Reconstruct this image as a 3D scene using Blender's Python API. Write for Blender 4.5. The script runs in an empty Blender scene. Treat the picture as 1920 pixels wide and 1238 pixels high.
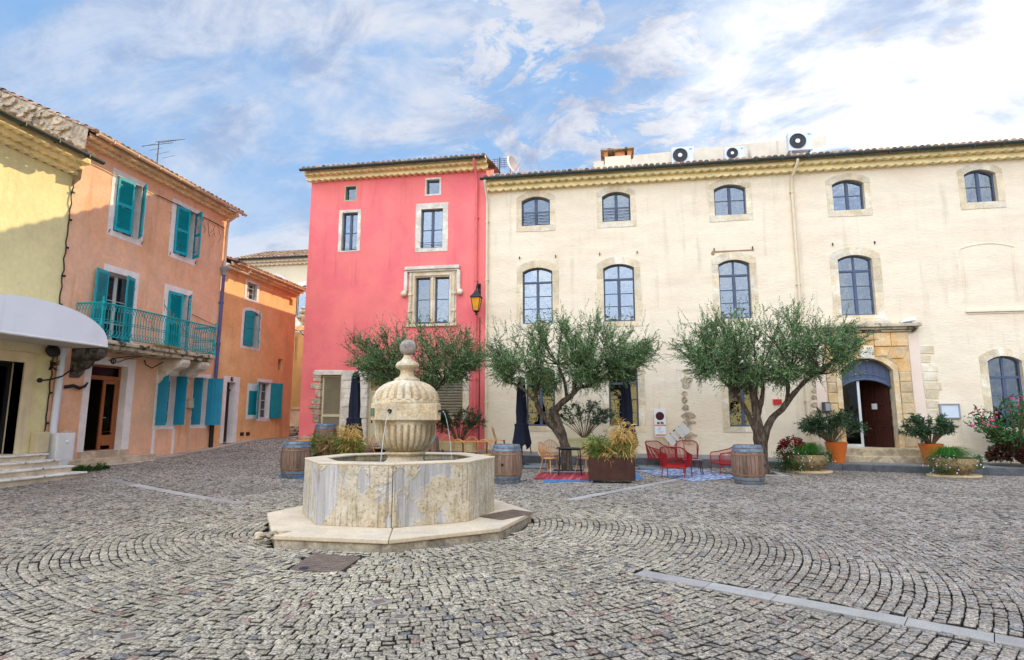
import bpy, bmesh, math, random
import numpy as np
from mathutils import Matrix, Vector, noise as mnoise
R=math.radians; PI=math.pi
rnd=random.Random(7); nr=np.random.default_rng(11)
sc=bpy.context.scene; COL=sc.collection

# ------------------------------------------------------------------ camera
YAW,PIT,FPX,CAMH=9.5,8.4,1100.0,1.65
cam=bpy.data.cameras.new('camera'); cam_o=bpy.data.objects.new('camera',cam); COL.objects.link(cam_o)
cam_o.location=(0,0,CAMH); cam_o.rotation_euler=(R(90+PIT),0,R(YAW))
cam.sensor_width=36; cam.lens=36*FPX/1920; cam.clip_end=2000; cam.clip_start=.05
sc.camera=cam_o

# ------------------------------------------------------------------ light
SUN_AZ,SUN_EL=30.0,27.0          # azimuth from +Y towards +X
SKY_STRENGTH=.088
sun=bpy.data.lights.new('sun','SUN'); sun.energy=5.0; sun.angle=R(.5); sun.color=(1,.80,.48)
sun_o=bpy.data.objects.new('sun',sun); COL.objects.link(sun_o)
sd=Vector((math.sin(R(SUN_AZ))*math.cos(R(SUN_EL)),math.cos(R(SUN_AZ))*math.cos(R(SUN_EL)),math.sin(R(SUN_EL))))
sun_o.rotation_euler=sd.to_track_quat('Z','Y').to_euler(); sun_o.location=sd*60
sc.view_settings.view_transform='Standard'; sc.view_settings.look='None'
sc.view_settings.exposure=.33; sc.view_settings.gamma=1

class NT:
    """small helper round a node tree"""
    def __init__(s,t): s.t=t; s.n=t.nodes; s.l=t.links
    def new(s,ty,**kw):
        n=s.n.new(ty)
        for k,v in kw.items():
            if k.startswith('_'): setattr(n,k[1:],v)
        return n
    def set(s,sock,v):
        if hasattr(v,'is_output'): s.l.new(v,sock)
        elif isinstance(v,bpy.types.Node): s.l.new(v.outputs[0],sock)
        else: sock.default_value=v
    def math(s,op,a,b=None,c=None,clamp=False):
        n=s.n.new('ShaderNodeMath'); n.operation=op; n.use_clamp=clamp
        for i,v in enumerate((a,b,c)):
            if v is not None: s.set(n.inputs[i],v)
        return n.outputs[0]
    def vmath(s,op,a,b=None):
        n=s.n.new('ShaderNodeVectorMath'); n.operation=op
        s.set(n.inputs[0],a)
        if b is not None: s.set(n.inputs[1],b)
        return n.outputs['Value'] if op in('DOT_PRODUCT','LENGTH') else n.outputs[0]
    def mix(s,f,a,b,mode='MIX'):
        n=s.n.new('ShaderNodeMix'); n.data_type='RGBA'; n.blend_type=mode
        s.set(n.inputs[0],f); s.set(n.inputs[6],a if not isinstance(a,tuple) else (*a,1)[:4]); s.set(n.inputs[7],b if not isinstance(b,tuple) else (*b,1)[:4])
        return n.outputs[2]
    def ramp(s,f,a,b,lo=0.,hi=1.):
        n=s.n.new('ShaderNodeMapRange'); n.interpolation_type='SMOOTHSTEP'
        s.set(n.inputs[0],f); n.inputs[1].default_value=a; n.inputs[2].default_value=b; n.inputs[3].default_value=lo; n.inputs[4].default_value=hi
        return n.outputs[0]
    def noise(s,vec,scale,detail=5,rough=.55,dist=0.):
        n=s.n.new('ShaderNodeTexNoise'); s.set(n.inputs['Vector'],vec); n.inputs['Scale'].default_value=scale
        n.inputs['Detail'].default_value=detail; n.inputs['Roughness'].default_value=rough; n.inputs['Distortion'].default_value=dist
        return n.outputs[0]
    def mapping(s,vec,scale=(1,1,1),rot=(0,0,0),loc=(0,0,0)):
        n=s.n.new('ShaderNodeMapping'); s.set(n.inputs[0],vec); n.inputs['Scale'].default_value=scale; n.inputs['Rotation'].default_value=rot; n.inputs['Location'].default_value=loc
        return n.outputs[0]

w=bpy.data.worlds.new('World'); sc.world=w; w.use_nodes=True
t=NT(w.node_tree); bg=t.n['Background']
sky=t.n.new('ShaderNodeTexSky'); sky.sky_type='NISHITA'; sky.sun_disc=False; sky.sun_elevation=R(SUN_EL); sky.sun_rotation=R(SUN_AZ)
sky.air_density=1.0; sky.dust_density=.6; sky.ozone_density=2.0
dirv=t.n.new('ShaderNodeTexCoord').outputs['Generated']
sp=t.n.new('ShaderNodeSeparateXYZ'); t.l.new(dirv,sp.inputs[0]); dx,dy,dz=sp.outputs
den=t.math('ADD',t.math('MAXIMUM',dz,0.),.42)
cp=t.n.new('ShaderNodeCombineXYZ'); t.set(cp.inputs[0],t.math('DIVIDE',dx,den)); t.set(cp.inputs[1],t.math('DIVIDE',dy,den))
cpos=cp.outputs[0]
right=t.vmath('DOT_PRODUCT',dirv,(math.cos(R(YAW)),math.sin(R(YAW)),0))
ahead=t.vmath('DOT_PRODUCT',dirv,(-math.sin(R(YAW)),math.cos(R(YAW)),0))
tosun=t.vmath('DOT_PRODUCT',dirv,tuple(sd))
streak=t.noise(t.mapping(cpos,(.75,2.0,1),(0,0,R(38))),2.2,8,.62,.5)          # thin cirrus drawn out in one direction
puff=t.noise(t.mapping(cpos,(1,1.5,1),(0,0,R(35))),8.5,8,.66,.5)              # mottled small puffs
veil=t.noise(t.mapping(cpos,(1,1,1),(0,0,0),(.35,.2,0)),2.0,5,.55,.4)
m_str=t.math('MULTIPLY',t.ramp(streak,.36,.60),t.math('MULTIPLY',t.ramp(right,-.75,-.2,.55,.95),t.ramp(right,-.05,.25,1.,.6)))
m_puf=t.math('MULTIPLY',t.math('MAXIMUM',t.ramp(puff,.43,.56),t.ramp(veil,.52,.66)),t.ramp(right,-.30,.0))
m_vei=t.math('MULTIPLY',t.ramp(veil,.35,.65),t.ramp(right,-.5,-.1,.5,.12))
mask=t.math('MAXIMUM',t.math('MAXIMUM',m_str,m_puf),m_vei,clamp=True)
skyc=t.mix(.86,sky.outputs[0],(2.6,4.9,8.5))
skyc=t.mix(t.ramp(dz,.50,.06),skyc,(4.6,6.4,8.6))
cshade=t.noise(t.mapping(cpos,(1,1.3,1),(0,0,.4),(3,1,0)),5.5,8,.66,.4)
cloudc=t.mix(t.ramp(cshade,.34,.60),(3.7,4.5,6.4),(7.1,7.4,8.2))
col=t.mix(mask,skyc,cloudc)
bright=t.math('MULTIPLY',t.ramp(t.math('MULTIPLY_ADD',cshade,.10,t.math('MULTIPLY_ADD',veil,.14,tosun)),1.035,1.135),t.ramp(t.noise(t.mapping(cpos,(1,1.6,1),(0,0,-.5),(1,2,0)),2.2,7,.6,.3),.36,.50,.12,1.))
col=t.mix(bright,col,(12.5,12.3,12.0))
# bright lobe added to the unseen sky behind the camera to fill shaded facades
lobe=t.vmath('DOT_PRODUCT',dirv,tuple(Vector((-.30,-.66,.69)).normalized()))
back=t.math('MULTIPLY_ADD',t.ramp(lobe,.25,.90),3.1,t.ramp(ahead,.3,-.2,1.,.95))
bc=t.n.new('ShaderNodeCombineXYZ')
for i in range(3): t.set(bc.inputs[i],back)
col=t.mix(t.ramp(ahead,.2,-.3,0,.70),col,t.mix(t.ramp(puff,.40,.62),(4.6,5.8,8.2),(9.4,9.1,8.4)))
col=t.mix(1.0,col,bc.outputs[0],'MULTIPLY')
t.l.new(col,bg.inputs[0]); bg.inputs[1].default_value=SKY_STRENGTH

# ------------------------------------------------------------------ pixel -> place helpers
_s,_t=R(YAW),R(PIT)
_Rv=Vector((math.cos(_s),math.sin(_s),0)); _F0=Vector((-math.sin(_s),math.cos(_s),0)); _Z=Vector((0,0,1))
_F=_F0*math.cos(_t)+_Z*math.sin(_t); _U=-_F0*math.sin(_t)+_Z*math.cos(_t); _C=Vector((0,0,CAMH))
def ray(x,y): return _Rv*((x-960)/FPX)+_U*((619-y)/FPX)+_F
def onY(x,y,Y): d=ray(x,y); return _C+d*(Y/d.y)
def onX(x,y,X): d=ray(x,y); return _C+d*(X/d.x)
YF=22.3; XL=-14.8                         # the two facade planes of the square
def C(x,y,Y=YF): p=onY(x,y,Y); return p.x,p.z
def L(x,y,X=XL): p=onX(x,y,X); return p.y,p.z
_ctl=np.array([(0,0,0),(-4,4,0),(4,5,0),(8,6,0),(-8,6,0),(-3.3,9.2,0),(-8.4,15,.03),(-2.6,14.6,0),(3.3,15.4,0),(-2.7,20.3,.04),(1,20.3,.02),(4.3,20.3,.01),(6.8,20.3,-.02),
 (11.3,20.3,-.11),(15,20,-.13),(9.6,17,-.06),(20,16,-.12),(14,10,-.04),(-14.8,9,.08),(-14.0,13.4,.14),(-14.5,14.5,.3),(-14.6,17,.29),(-14.7,20.3,.49),(-14.7,25.5,.66),(-12.4,22.3,.84),
 (-9.5,21.8,.5),(-6.5,21.5,.2),(-15.5,29,.86),(-10,17.5,.2),(-12,15,.16),(-13.5,34,1.1),(-16,44,1.25),(0,-12,0),(16,-8,0),(-18,-6,0),(20,30,.0),(0,34,.3)],float)
def _k(d): return np.where(d>0,d**2*np.log(d+1e-9),0)
_n=len(_ctl); _A=np.zeros((_n+3,_n+3)); _d=np.hypot(_ctl[:,None,0]-_ctl[None,:,0],_ctl[:,None,1]-_ctl[None,:,1])
_A[:_n,:_n]=_k(_d)+np.eye(_n)*2.0; _A[:_n,_n]=1; _A[:_n,_n+1:]=_ctl[:,:2]; _A[_n,:_n]=1; _A[_n+1:,:_n]=_ctl[:,:2].T
_W=np.linalg.solve(_A,np.r_[_ctl[:,2],0,0,0])
def gzn(x,y):
    x=np.asarray(x,float); y=np.asarray(y,float); xc=np.clip(x,-24,24); yc=np.clip(y,-14,46)
    d=np.hypot(xc[...,None]-_ctl[:,0],yc[...,None]-_ctl[:,1])
    return _k(d)@_W[:_n]+_W[_n]+_W[_n+1]*xc+_W[_n+2]*yc
YK=20.3
def kerb_top(x): return float(np.interp(x,[-12,-9,-6,-2.7,3.6,6.8,11.4,20],[.98,.62,.42,.31,.26,.16,.11,.05]))
def gz(x,y):
    z=float(gzn(x,y))
    if y>YK and -5.2<x<24: z=max(z,kerb_top(x)+.02*(y-YK))
    return z
def G(x,y):
    d=ray(x,y); z=0.
    for _ in range(12):
        k=(z-CAMH)/d.z; z=z*.4+.6*gz(d.x*k,d.y*k)
    k=(z-CAMH)/d.z
    return Vector((d.x*k,d.y*k,gz(d.x*k,d.y*k)))

# ------------------------------------------------------------------ materials
def srgb(r,g,b): 
    f=lambda c:(c/255/12.92) if c<=10 else ((c/255+.055)/1.055)**2.4
    return (f(r),f(g),f(b))
MATS={}
def mat(name,col,rough=.75,var=.12,vscale=2.5,isl=0.,bump=0.,bscale=40.,metal=0.,col2=None,c2=(.45,.62),c2scale=1.6,streak=0.,scol=(.3,.26,.2),spec=.35,trans=0.,grain=None,hue=0.,bdist=.01,attr=None,fine=0.):
    if name in MATS: return MATS[name]
    m=bpy.data.materials.new(name); m.use_nodes=True; t=NT(m.node_tree); b=t.n['Principled BSDF']
    oc=t.n.new('ShaderNodeTexCoord').outputs['Object']
    if grain: gc=t.mapping(oc,grain)
    else: gc=oc
    if attr:
        a=t.n.new('ShaderNodeAttribute'); a.attribute_name=attr; c=a.outputs['Color']
    else: c=(*col,1)
    if col2 is not None: c=t.mix(t.ramp(t.noise(gc,c2scale,6,.6,.4),*c2),c,(*col2,1))
    if var:
        n=t.ramp(t.noise(gc,vscale,7,.62),.25,.75,1-var,1+var)
        cc=t.n.new('ShaderNodeCombineXYZ')
        for i in range(3): t.set(cc.inputs[i],n)
        c=t.mix(1.,c,cc.outputs[0],'MULTIPLY')
    if fine:
        n=t.ramp(t.noise(gc,bscale,4,.7),.3,.7,1-fine,1+fine)
        cc=t.n.new('ShaderNodeCombineXYZ')
        for i in range(3): t.set(cc.inputs[i],n)
        c=t.mix(1.,c,cc.outputs[0],'MULTIPLY')
    if isl or hue:
        g=t.n.new('ShaderNodeNewGeometry'); h=t.n.new('ShaderNodeHueSaturation')
        t.set(h.inputs['Value'],t.math('MULTIPLY_ADD',g.outputs['Random Per Island'],2*isl,1-isl))
        if hue: t.set(h.inputs['Hue'],t.math('MULTIPLY_ADD',t.math('FRACT',t.math('MULTIPLY',g.outputs['Random Per Island'],17.3)),hue,.5-hue/2))
        t.set(h.inputs['Color'],c); c=h.outputs[0]
    if streak:
        s=t.noise(t.mapping(oc,(2.2,2.2,.16)),1.5,6,.62)
        s2=t.noise(oc,.45,3,.5)
        c=t.mix(t.math('MULTIPLY',t.math('MULTIPLY',t.ramp(s,.5,.72),t.ramp(s2,.42,.62)),streak),c,(*scol,1))
    t.set(b.inputs['Base Color'],c); b.inputs['Roughness'].default_value=rough; b.inputs['Metallic'].default_value=metal
    b.inputs['Specular IOR Level'].default_value=spec
    if trans:
        tr=t.n.new('ShaderNodeBsdfTranslucent'); t.set(tr.inputs[0],c); mx=t.n.new('ShaderNodeMixShader'); mx.inputs[0].default_value=trans
        t.l.new(b.outputs[0],mx.inputs[1]); t.l.new(tr.outputs[0],mx.inputs[2]); t.l.new(mx.outputs[0],t.n['Material Output'].inputs[0])
    if bump:
        bp=t.n.new('ShaderNodeBump'); bp.inputs['Strength'].default_value=bump; bp.inputs['Distance'].default_value=bdist
        t.set(bp.inputs['Height'],t.noise(gc,bscale,6,.65)); t.l.new(bp.outputs[0],b.inputs['Normal'])
    MATS[name]=m; return m

CREAM=mat('cream_render',(.82,.70,.52),.9,.06,.8,bump=.5,bscale=5,grain=(1,1,3.2),streak=.55,scol=(.52,.42,.30),bdist=.03,col2=(.80,.66,.485),c2scale=.35,fine=.035)
PINK=mat('pink_render',(.86,.205,.19),.9,.08,.7,bump=.6,bscale=7,streak=.55,scol=(.60,.12,.12),bdist=.02,col2=(.82,.17,.18),c2scale=.5)
ORANGE=mat('orange_render',(.80,.475,.315),.92,.12,1.1,bump=.6,bscale=8,streak=.5,scol=(.40,.20,.12),bdist=.02,col2=(.78,.41,.235),c2=(.42,.66),c2scale=.5,fine=.06)
TERRA=mat('terracotta_render',(.82,.43,.19),.92,.12,1.1,bump=.6,bscale=8,streak=.5,scol=(.42,.17,.07),bdist=.02,col2=(.84,.52,.26),c2=(.42,.66),c2scale=.5,fine=.06)
YELLOW=mat('yellow_render',(.80,.71,.38),.92,.07,.9,bump=.5,bscale=8,streak=.4,scol=(.48,.42,.22),bdist=.02,col2=(.74,.65,.35),c2scale=.5,fine=.05)
OCHRE=mat('ochre_render',(.55,.40,.17),.92,.15,1.0,bump=.6,bscale=6,streak=1.,scol=(.10,.08,.05),bdist=.02)
PALE=mat('pale_render',(.72,.62,.42),.9,.06,.8,bump=.4,bscale=6)
STONE=mat('cut_stone',(.66,.54,.36),.85,.14,3,isl=.13,bump=.7,bscale=22,col2=(.74,.66,.52),c2scale=1.2,bdist=.012,fine=.12)
STONEW=mat('pale_stone',(.72,.66,.56),.85,.12,3,isl=.08,bump=.6,bscale=22,col2=(.58,.52,.42),c2scale=2,bdist=.01,fine=.1)
STONEO=mat('orange_sandstone',(.66,.36,.12),.85,.2,3,isl=.12,bump=.6,bscale=20,col2=(.70,.50,.27),c2=(.40,.6),c2scale=1.3,bdist=.012,fine=.12)
RUBBLE=mat('rubble_stone',(.50,.40,.27),.95,.35,6,isl=.25,bump=1.,bscale=14,bdist=.03,col2=(.30,.24,.17),c2scale=3,fine=.2)
DARKST=mat('weathered_stone',(.50,.43,.31),.95,.3,3,bump=.9,bscale=18,bdist=.02,col2=(.06,.055,.045),c2=(.5,.62),c2scale=4)
WHITEP=mat('white_painted_stone',(.80,.74,.72),.85,.10,3,bump=.3,bscale=20,streak=.4,scol=(.45,.4,.36),fine=.05)
CORN=mat('ochre_cornice',(.88,.73,.40),.9,.16,2,bump=.3,bscale=25,fine=.08)
CORNP=mat('brown_cornice',(.82,.60,.36),.9,.2,2,bump=.3,bscale=25,fine=.1)
TILE=mat('canal_tile',(.42,.27,.17),.9,.3,5,isl=.5,bump=.4,bscale=30,col2=(.13,.11,.09),c2=(.45,.62),c2scale=5,hue=.05)
ZINC=mat('dark_zinc',(.05,.065,.06),.5,.15,3,metal=.4)
CREAMPIPE=mat('cream_pipe',(.72,.60,.42),.6,.08,3)
PINKPIPE=mat('pink_pipe',(.74,.16,.16),.6,.08,3)
BEIGEPIPE=mat('beige_metal',(.66,.45,.30),.6,.1,3)
WHITEPIPE=mat('white_pvc',(.72,.76,.86),.5,.04,3)
BLUEPIPE=mat('blue_grey_pipe',(.09,.10,.24),.6,.2,4)
FRAME=mat('blue_grey_timber',(.075,.095,.145),.5,.1,4)
FRAMEL=mat('slate_blue_timber',(.075,.10,.17),.5,.1,4)
WFRAME=mat('white_timber',(.62,.62,.60),.5,.06,4)
TEAL=mat('teal_paint',(.0,.335,.41),.5,.10,3,isl=.04,streak=.3,scol=(.01,.2,.28))
TEALD=mat('faded_teal_paint',(.01,.26,.30),.55,.14,3,streak=.3,scol=(.02,.16,.2))
BLUET=mat('blue_teal_paint',(.01,.24,.38),.5,.1,3,streak=.3,scol=(.01,.16,.28))
RAILT=mat('turquoise_iron',(.0,.33,.36),.5,.1,5)
BROWNW=mat('varnished_wood',(.30,.095,.028),.45,.25,4,grain=(8,8,.8),spec=.5)
DARKW=mat('dark_red_wood',(.05,.014,.009),.45,.3,4,grain=(8,8,.8))
BEIGEW=mat('beige_paint',(.62,.52,.33),.6,.07,4,bump=.2,bscale=20)
BLACK=mat('black_metal',(.012,.013,.016),.45,.1,4)
NAVY=mat('navy_canvas',(.010,.014,.032),.9,.2,4,bump=.3,bscale=60)
WHITE=mat('white_plastic',(.78,.78,.78),.5,.05,3,streak=.2,scol=(.5,.48,.44))
AWN=mat('white_awning',(.84,.87,.95),.55,.04,1.2,streak=.25,scol=(.55,.55,.56))
CORTEN=mat('rusted_steel',(.060,.020,.012),.75,.35,4,bump=.3,bscale=40,col2=(.035,.014,.010),c2scale=2,streak=.4,scol=(.16,.05,.02))
TABLEW=mat('orange_table_top',(.62,.27,.05),.5,.15,4,grain=(1,8,8))
CANE=mat('cane',(.46,.20,.07),.55,.2,8,isl=.15)
CANEL=mat('pale_cane',(.55,.30,.12),.5,.2,8,isl=.15)
REDCORD=mat('red_cord',(.30,.009,.012),.55,.15,5,isl=.2)
REDMET=mat('red_metal',(.24,.009,.011),.45,.1,5)
BARK=mat('olive_bark',(.062,.042,.028),.95,.4,9,bump=1.,bscale=18,bdist=.03,grain=(2.2,2.2,.6),col2=(.13,.10,.07),c2scale=7)
STEM=mat('stem_bark',(.16,.11,.06),.9,.3,9)
LEAFO=mat('olive_leaf',(.095,.18,.06),.45,.40,1.1,isl=.75,hue=.05,trans=.2,col2=(.25,.33,.17),c2=(.48,.62),c2scale=14)
LEAFD=mat('oleander_leaf',(.035,.085,.032),.5,.2,2,isl=.6,hue=.05,trans=.15)
LEAFB=mat('bush_leaf',(.035,.12,.025),.5,.3,2,isl=.6,hue=.05,trans=.2)
LEAFR=mat('red_leaf',(.10,.018,.014),.55,.2,2,isl=.5,trans=.1)
BAMG=mat('bamboo_green',(.13,.20,.035),.55,.3,3,isl=.5,hue=.06,trans=.25)
BAMY=mat('bamboo_straw',(.62,.42,.13),.6,.25,3,isl=.4,hue=.05,trans=.25)
BAMB=mat('bamboo_dry',(.40,.24,.10),.7,.25,3,isl=.4,hue=.05,trans=.2)
GRASS=mat('fine_grass',(.045,.17,.016),.55,.25,2,isl=.4,hue=.05,trans=.25)
WEED=mat('weed_leaf',(.03,.10,.012),.6,.3,2,isl=.5,hue=.05,trans=.2)
DRYG=mat('dry_grass',(.42,.26,.09),.8,.2,2,isl=.4)
FLW=mat('white_petal',(.80,.80,.80),.6,.02); FLR=mat('red_petal',(.50,.01,.02),.6,.2,3,isl=.3); FLP=mat('pink_petal',(.75,.09,.28),.6,.2,3,isl=.3)
ORPOT=mat('orange_glaze',(.62,.14,.02),.35,.1,3,spec=.5)
BOWL=mat('aggregate_stone',(.36,.26,.13),.95,.3,14,bump=.9,bscale=40,bdist=.02,col2=(.18,.13,.07),c2scale=9)
SOIL=mat('soil',(.02,.014,.010),1,.3,9)
SLATE=mat('slate_plate',(.17,.20,.22),.7,.2,3)
GLASSL=mat('amber_glass',(.75,.30,.02),.3,.2,4)
GREY=mat('grey_metal',(.30,.31,.32),.5,.1,4); DGREY=mat('dark_grey_plastic',(.06,.06,.065),.6,.1,4)
FENCER=mat('rust_iron',(.10,.06,.04),.8,.4,10)
BARW=mat('barrel_oak',(.215,.135,.095),.85,.35,5,isl=.35,bump=.6,bscale=30,grain=(5,5,.7),bdist=.01,streak=.8,scol=(.05,.03,.025))
HOOP=mat('blue_hoop',(.19,.25,.31),.55,.25,5,metal=.25,col2=(.10,.14,.19),c2scale=4)
ZWATER=mat('jet_water',(.75,.80,.85),.1,.0,spec=.6,trans=.4)
CURT=mat('curtain',(.70,.68,.64),.9,.1,3,grain=(12,12,.4))
SOFF=mat('awning_soffit',(.50,.46,.40),.8,.08,2)
FOUNT=mat('fountain_stone',(.58,.455,.29),.9,.22,3,bump=.8,bscale=26,bdist=.012,streak=1.,scol=(.10,.075,.045),col2=(.60,.52,.38),c2scale=2.2,fine=.22)
FOUNTW=mat('fountain_slab',(.60,.49,.35),.85,.12,2.2,bump=.4,bscale=26,bdist=.01,streak=.0,col2=(.50,.42,.32),c2=(.5,.7),c2scale=1.6,fine=.1)
BASINW=mat('fountain_water',(.045,.055,.03),.06,.3,2,spec=.6)
IRON=mat('cast_iron',(.17,.125,.095),.7,.3,7,bump=.5,bscale=60)

def glass_mat(name,tint=(.55,.62,.7),fac=.42):
    m=bpy.data.materials.new(name); m.use_nodes=True; t=NT(m.node_tree)
    t.n.remove(t.n['Principled BSDF'])
    g=t.n.new('ShaderNodeBsdfGlossy'); g.inputs['Roughness'].default_value=.02; g.inputs['Color'].default_value=(.35,.415,.46,1)
    tr=t.n.new('ShaderNodeBsdfTransparent'); tr.inputs[0].default_value=(*tint,1)
    mx=t.n.new('ShaderNodeMixShader'); mx.inputs[0].default_value=fac
    oc=t.n.new('ShaderNodeTexCoord').outputs['Object']
    bp=t.n.new('ShaderNodeBump'); bp.inputs['Strength'].default_value=.22; bp.inputs['Distance'].default_value=.06
    t.set(bp.inputs['Height'],t.noise(oc,2.4,3,.5)); t.l.new(bp.outputs[0],g.inputs['Normal'])
    oi=t.n.new('ShaderNodeObjectInfo'); hv=t.n.new('ShaderNodeHueSaturation'); hv.inputs['Color'].default_value=(.38,.41,.43,1)
    t.set(hv.inputs['Value'],t.math('MULTIPLY_ADD',oi.outputs['Random'],.65,.55)); t.l.new(hv.outputs[0],g.inputs['Color'])
    t.l.new(tr.outputs[0],mx.inputs[1]); t.l.new(g.outputs[0],mx.inputs[2]); t.l.new(mx.outputs[0],t.n['Material Output'].inputs[0])
    return m
GLASS=glass_mat('window_glass'); GLASSD=glass_mat('dark_glass',(.25,.28,.3),.045)

# basin stone: honey plaster that has flaked off in grey patches, with vertical water streaks
def basin_mat():
    m=bpy.data.materials.new('weathered_basin'); m.use_nodes=True; t=NT(m.node_tree); b=t.n['Principled BSDF']
    oc=t.n.new('ShaderNodeTexCoord').outputs['Object']
    patch=t.ramp(t.noise(t.mapping(oc,(1.3,1.3,.8),(0,0,0),(4.2,1.1,2.2)),1.25,5,.55,.5),.55,.585)
    strk=t.noise(t.mapping(oc,(9,9,.5)),1.5,6,.65)
    honey=t.mix(t.ramp(t.noise(oc,5,7,.7),.35,.65),(.47,.385,.25),(.63,.56,.45))
    spots=t.ramp(t.noise(oc,26,5,.7),.52,.66)
    honey=t.mix(t.math('MULTIPLY',spots,.75),honey,(.16,.13,.09))
    grey=t.mix(t.ramp(strk,.3,.7),(.36,.345,.34),(.54,.52,.51))
    rust=t.math('MULTIPLY',t.ramp(t.noise(oc,2.6,6,.6),.56,.7),.5)
    c=t.mix(patch,honey,grey); c=t.mix(rust,c,(.36,.22,.10))
    pale=t.math('MULTIPLY',t.ramp(strk,.52,.70),.32); c=t.mix(pale,c,(.66,.62,.57))
    c=t.mix(t.math('MULTIPLY',t.ramp(t.noise(t.mapping(oc,(14,14,.7)),1.2,5,.7),.52,.68),.7),c,(.17,.15,.12))
    t.set(b.inputs['Base Color'],c); b.inputs['Roughness'].default_value=.9; b.inputs['Specular IOR Level'].default_value=.3
    bp=t.n.new('ShaderNodeBump'); bp.inputs['Strength'].default_value=.9; bp.inputs['Distance'].default_value=.015
    h=t.math('ADD',t.noise(oc,20,6,.7),t.math('MULTIPLY',patch,-.8)); t.set(bp.inputs['Height'],h); t.l.new(bp.outputs[0],b.inputs['Normal'])
    return m
BASIN=basin_mat()
def rug_mat(name,cols,scale,kind):
    m=bpy.data.materials.new(name); m.use_nodes=True; t=NT(m.node_tree); b=t.n['Principled BSDF']; b.inputs['Roughness'].default_value=.95
    oc=t.n.new('ShaderNodeTexCoord').outputs['Object']
    if kind=='stripe':
        wv=t.n.new('ShaderNodeTexWave'); wv.inputs['Scale'].default_value=scale; wv.inputs['Distortion'].default_value=.6; t.l.new(oc,wv.inputs[0]); f=t.ramp(wv.outputs[1],.3,.7)
        f2=t.noise(t.mapping(oc,(2,.1,1)),4,3,.5); c=t.mix(f,cols[0],cols[1]); c=t.mix(t.ramp(f2,.55,.62),c,cols[2])
    else:
        vo=t.n.new('ShaderNodeTexVoronoi'); vo.inputs['Scale'].default_value=scale; t.l.new(oc,vo.inputs['Vector']); f=t.ramp(vo.outputs['Distance'],.28,.42)
        n=t.ramp(t.noise(oc,scale*1.7,4,.6),.45,.55); c=t.mix(f,cols[0],cols[1]); c=t.mix(n,c,cols[2])
    t.set(b.inputs['Base Color'],c); return m
RUGRED=rug_mat('red_striped_rug',((.36,.02,.03),(.17,.012,.02),(.45,.10,.10)),9,'stripe')
RUGBLUE=rug_mat('blue_patterned_rug',((.04,.07,.20),(.42,.46,.54),(.07,.12,.26)),5,'tri')
RUGB2=rug_mat('plain_blue_rug',((.04,.13,.30),(.06,.18,.36),(.04,.11,.26)),6,'stripe')

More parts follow.
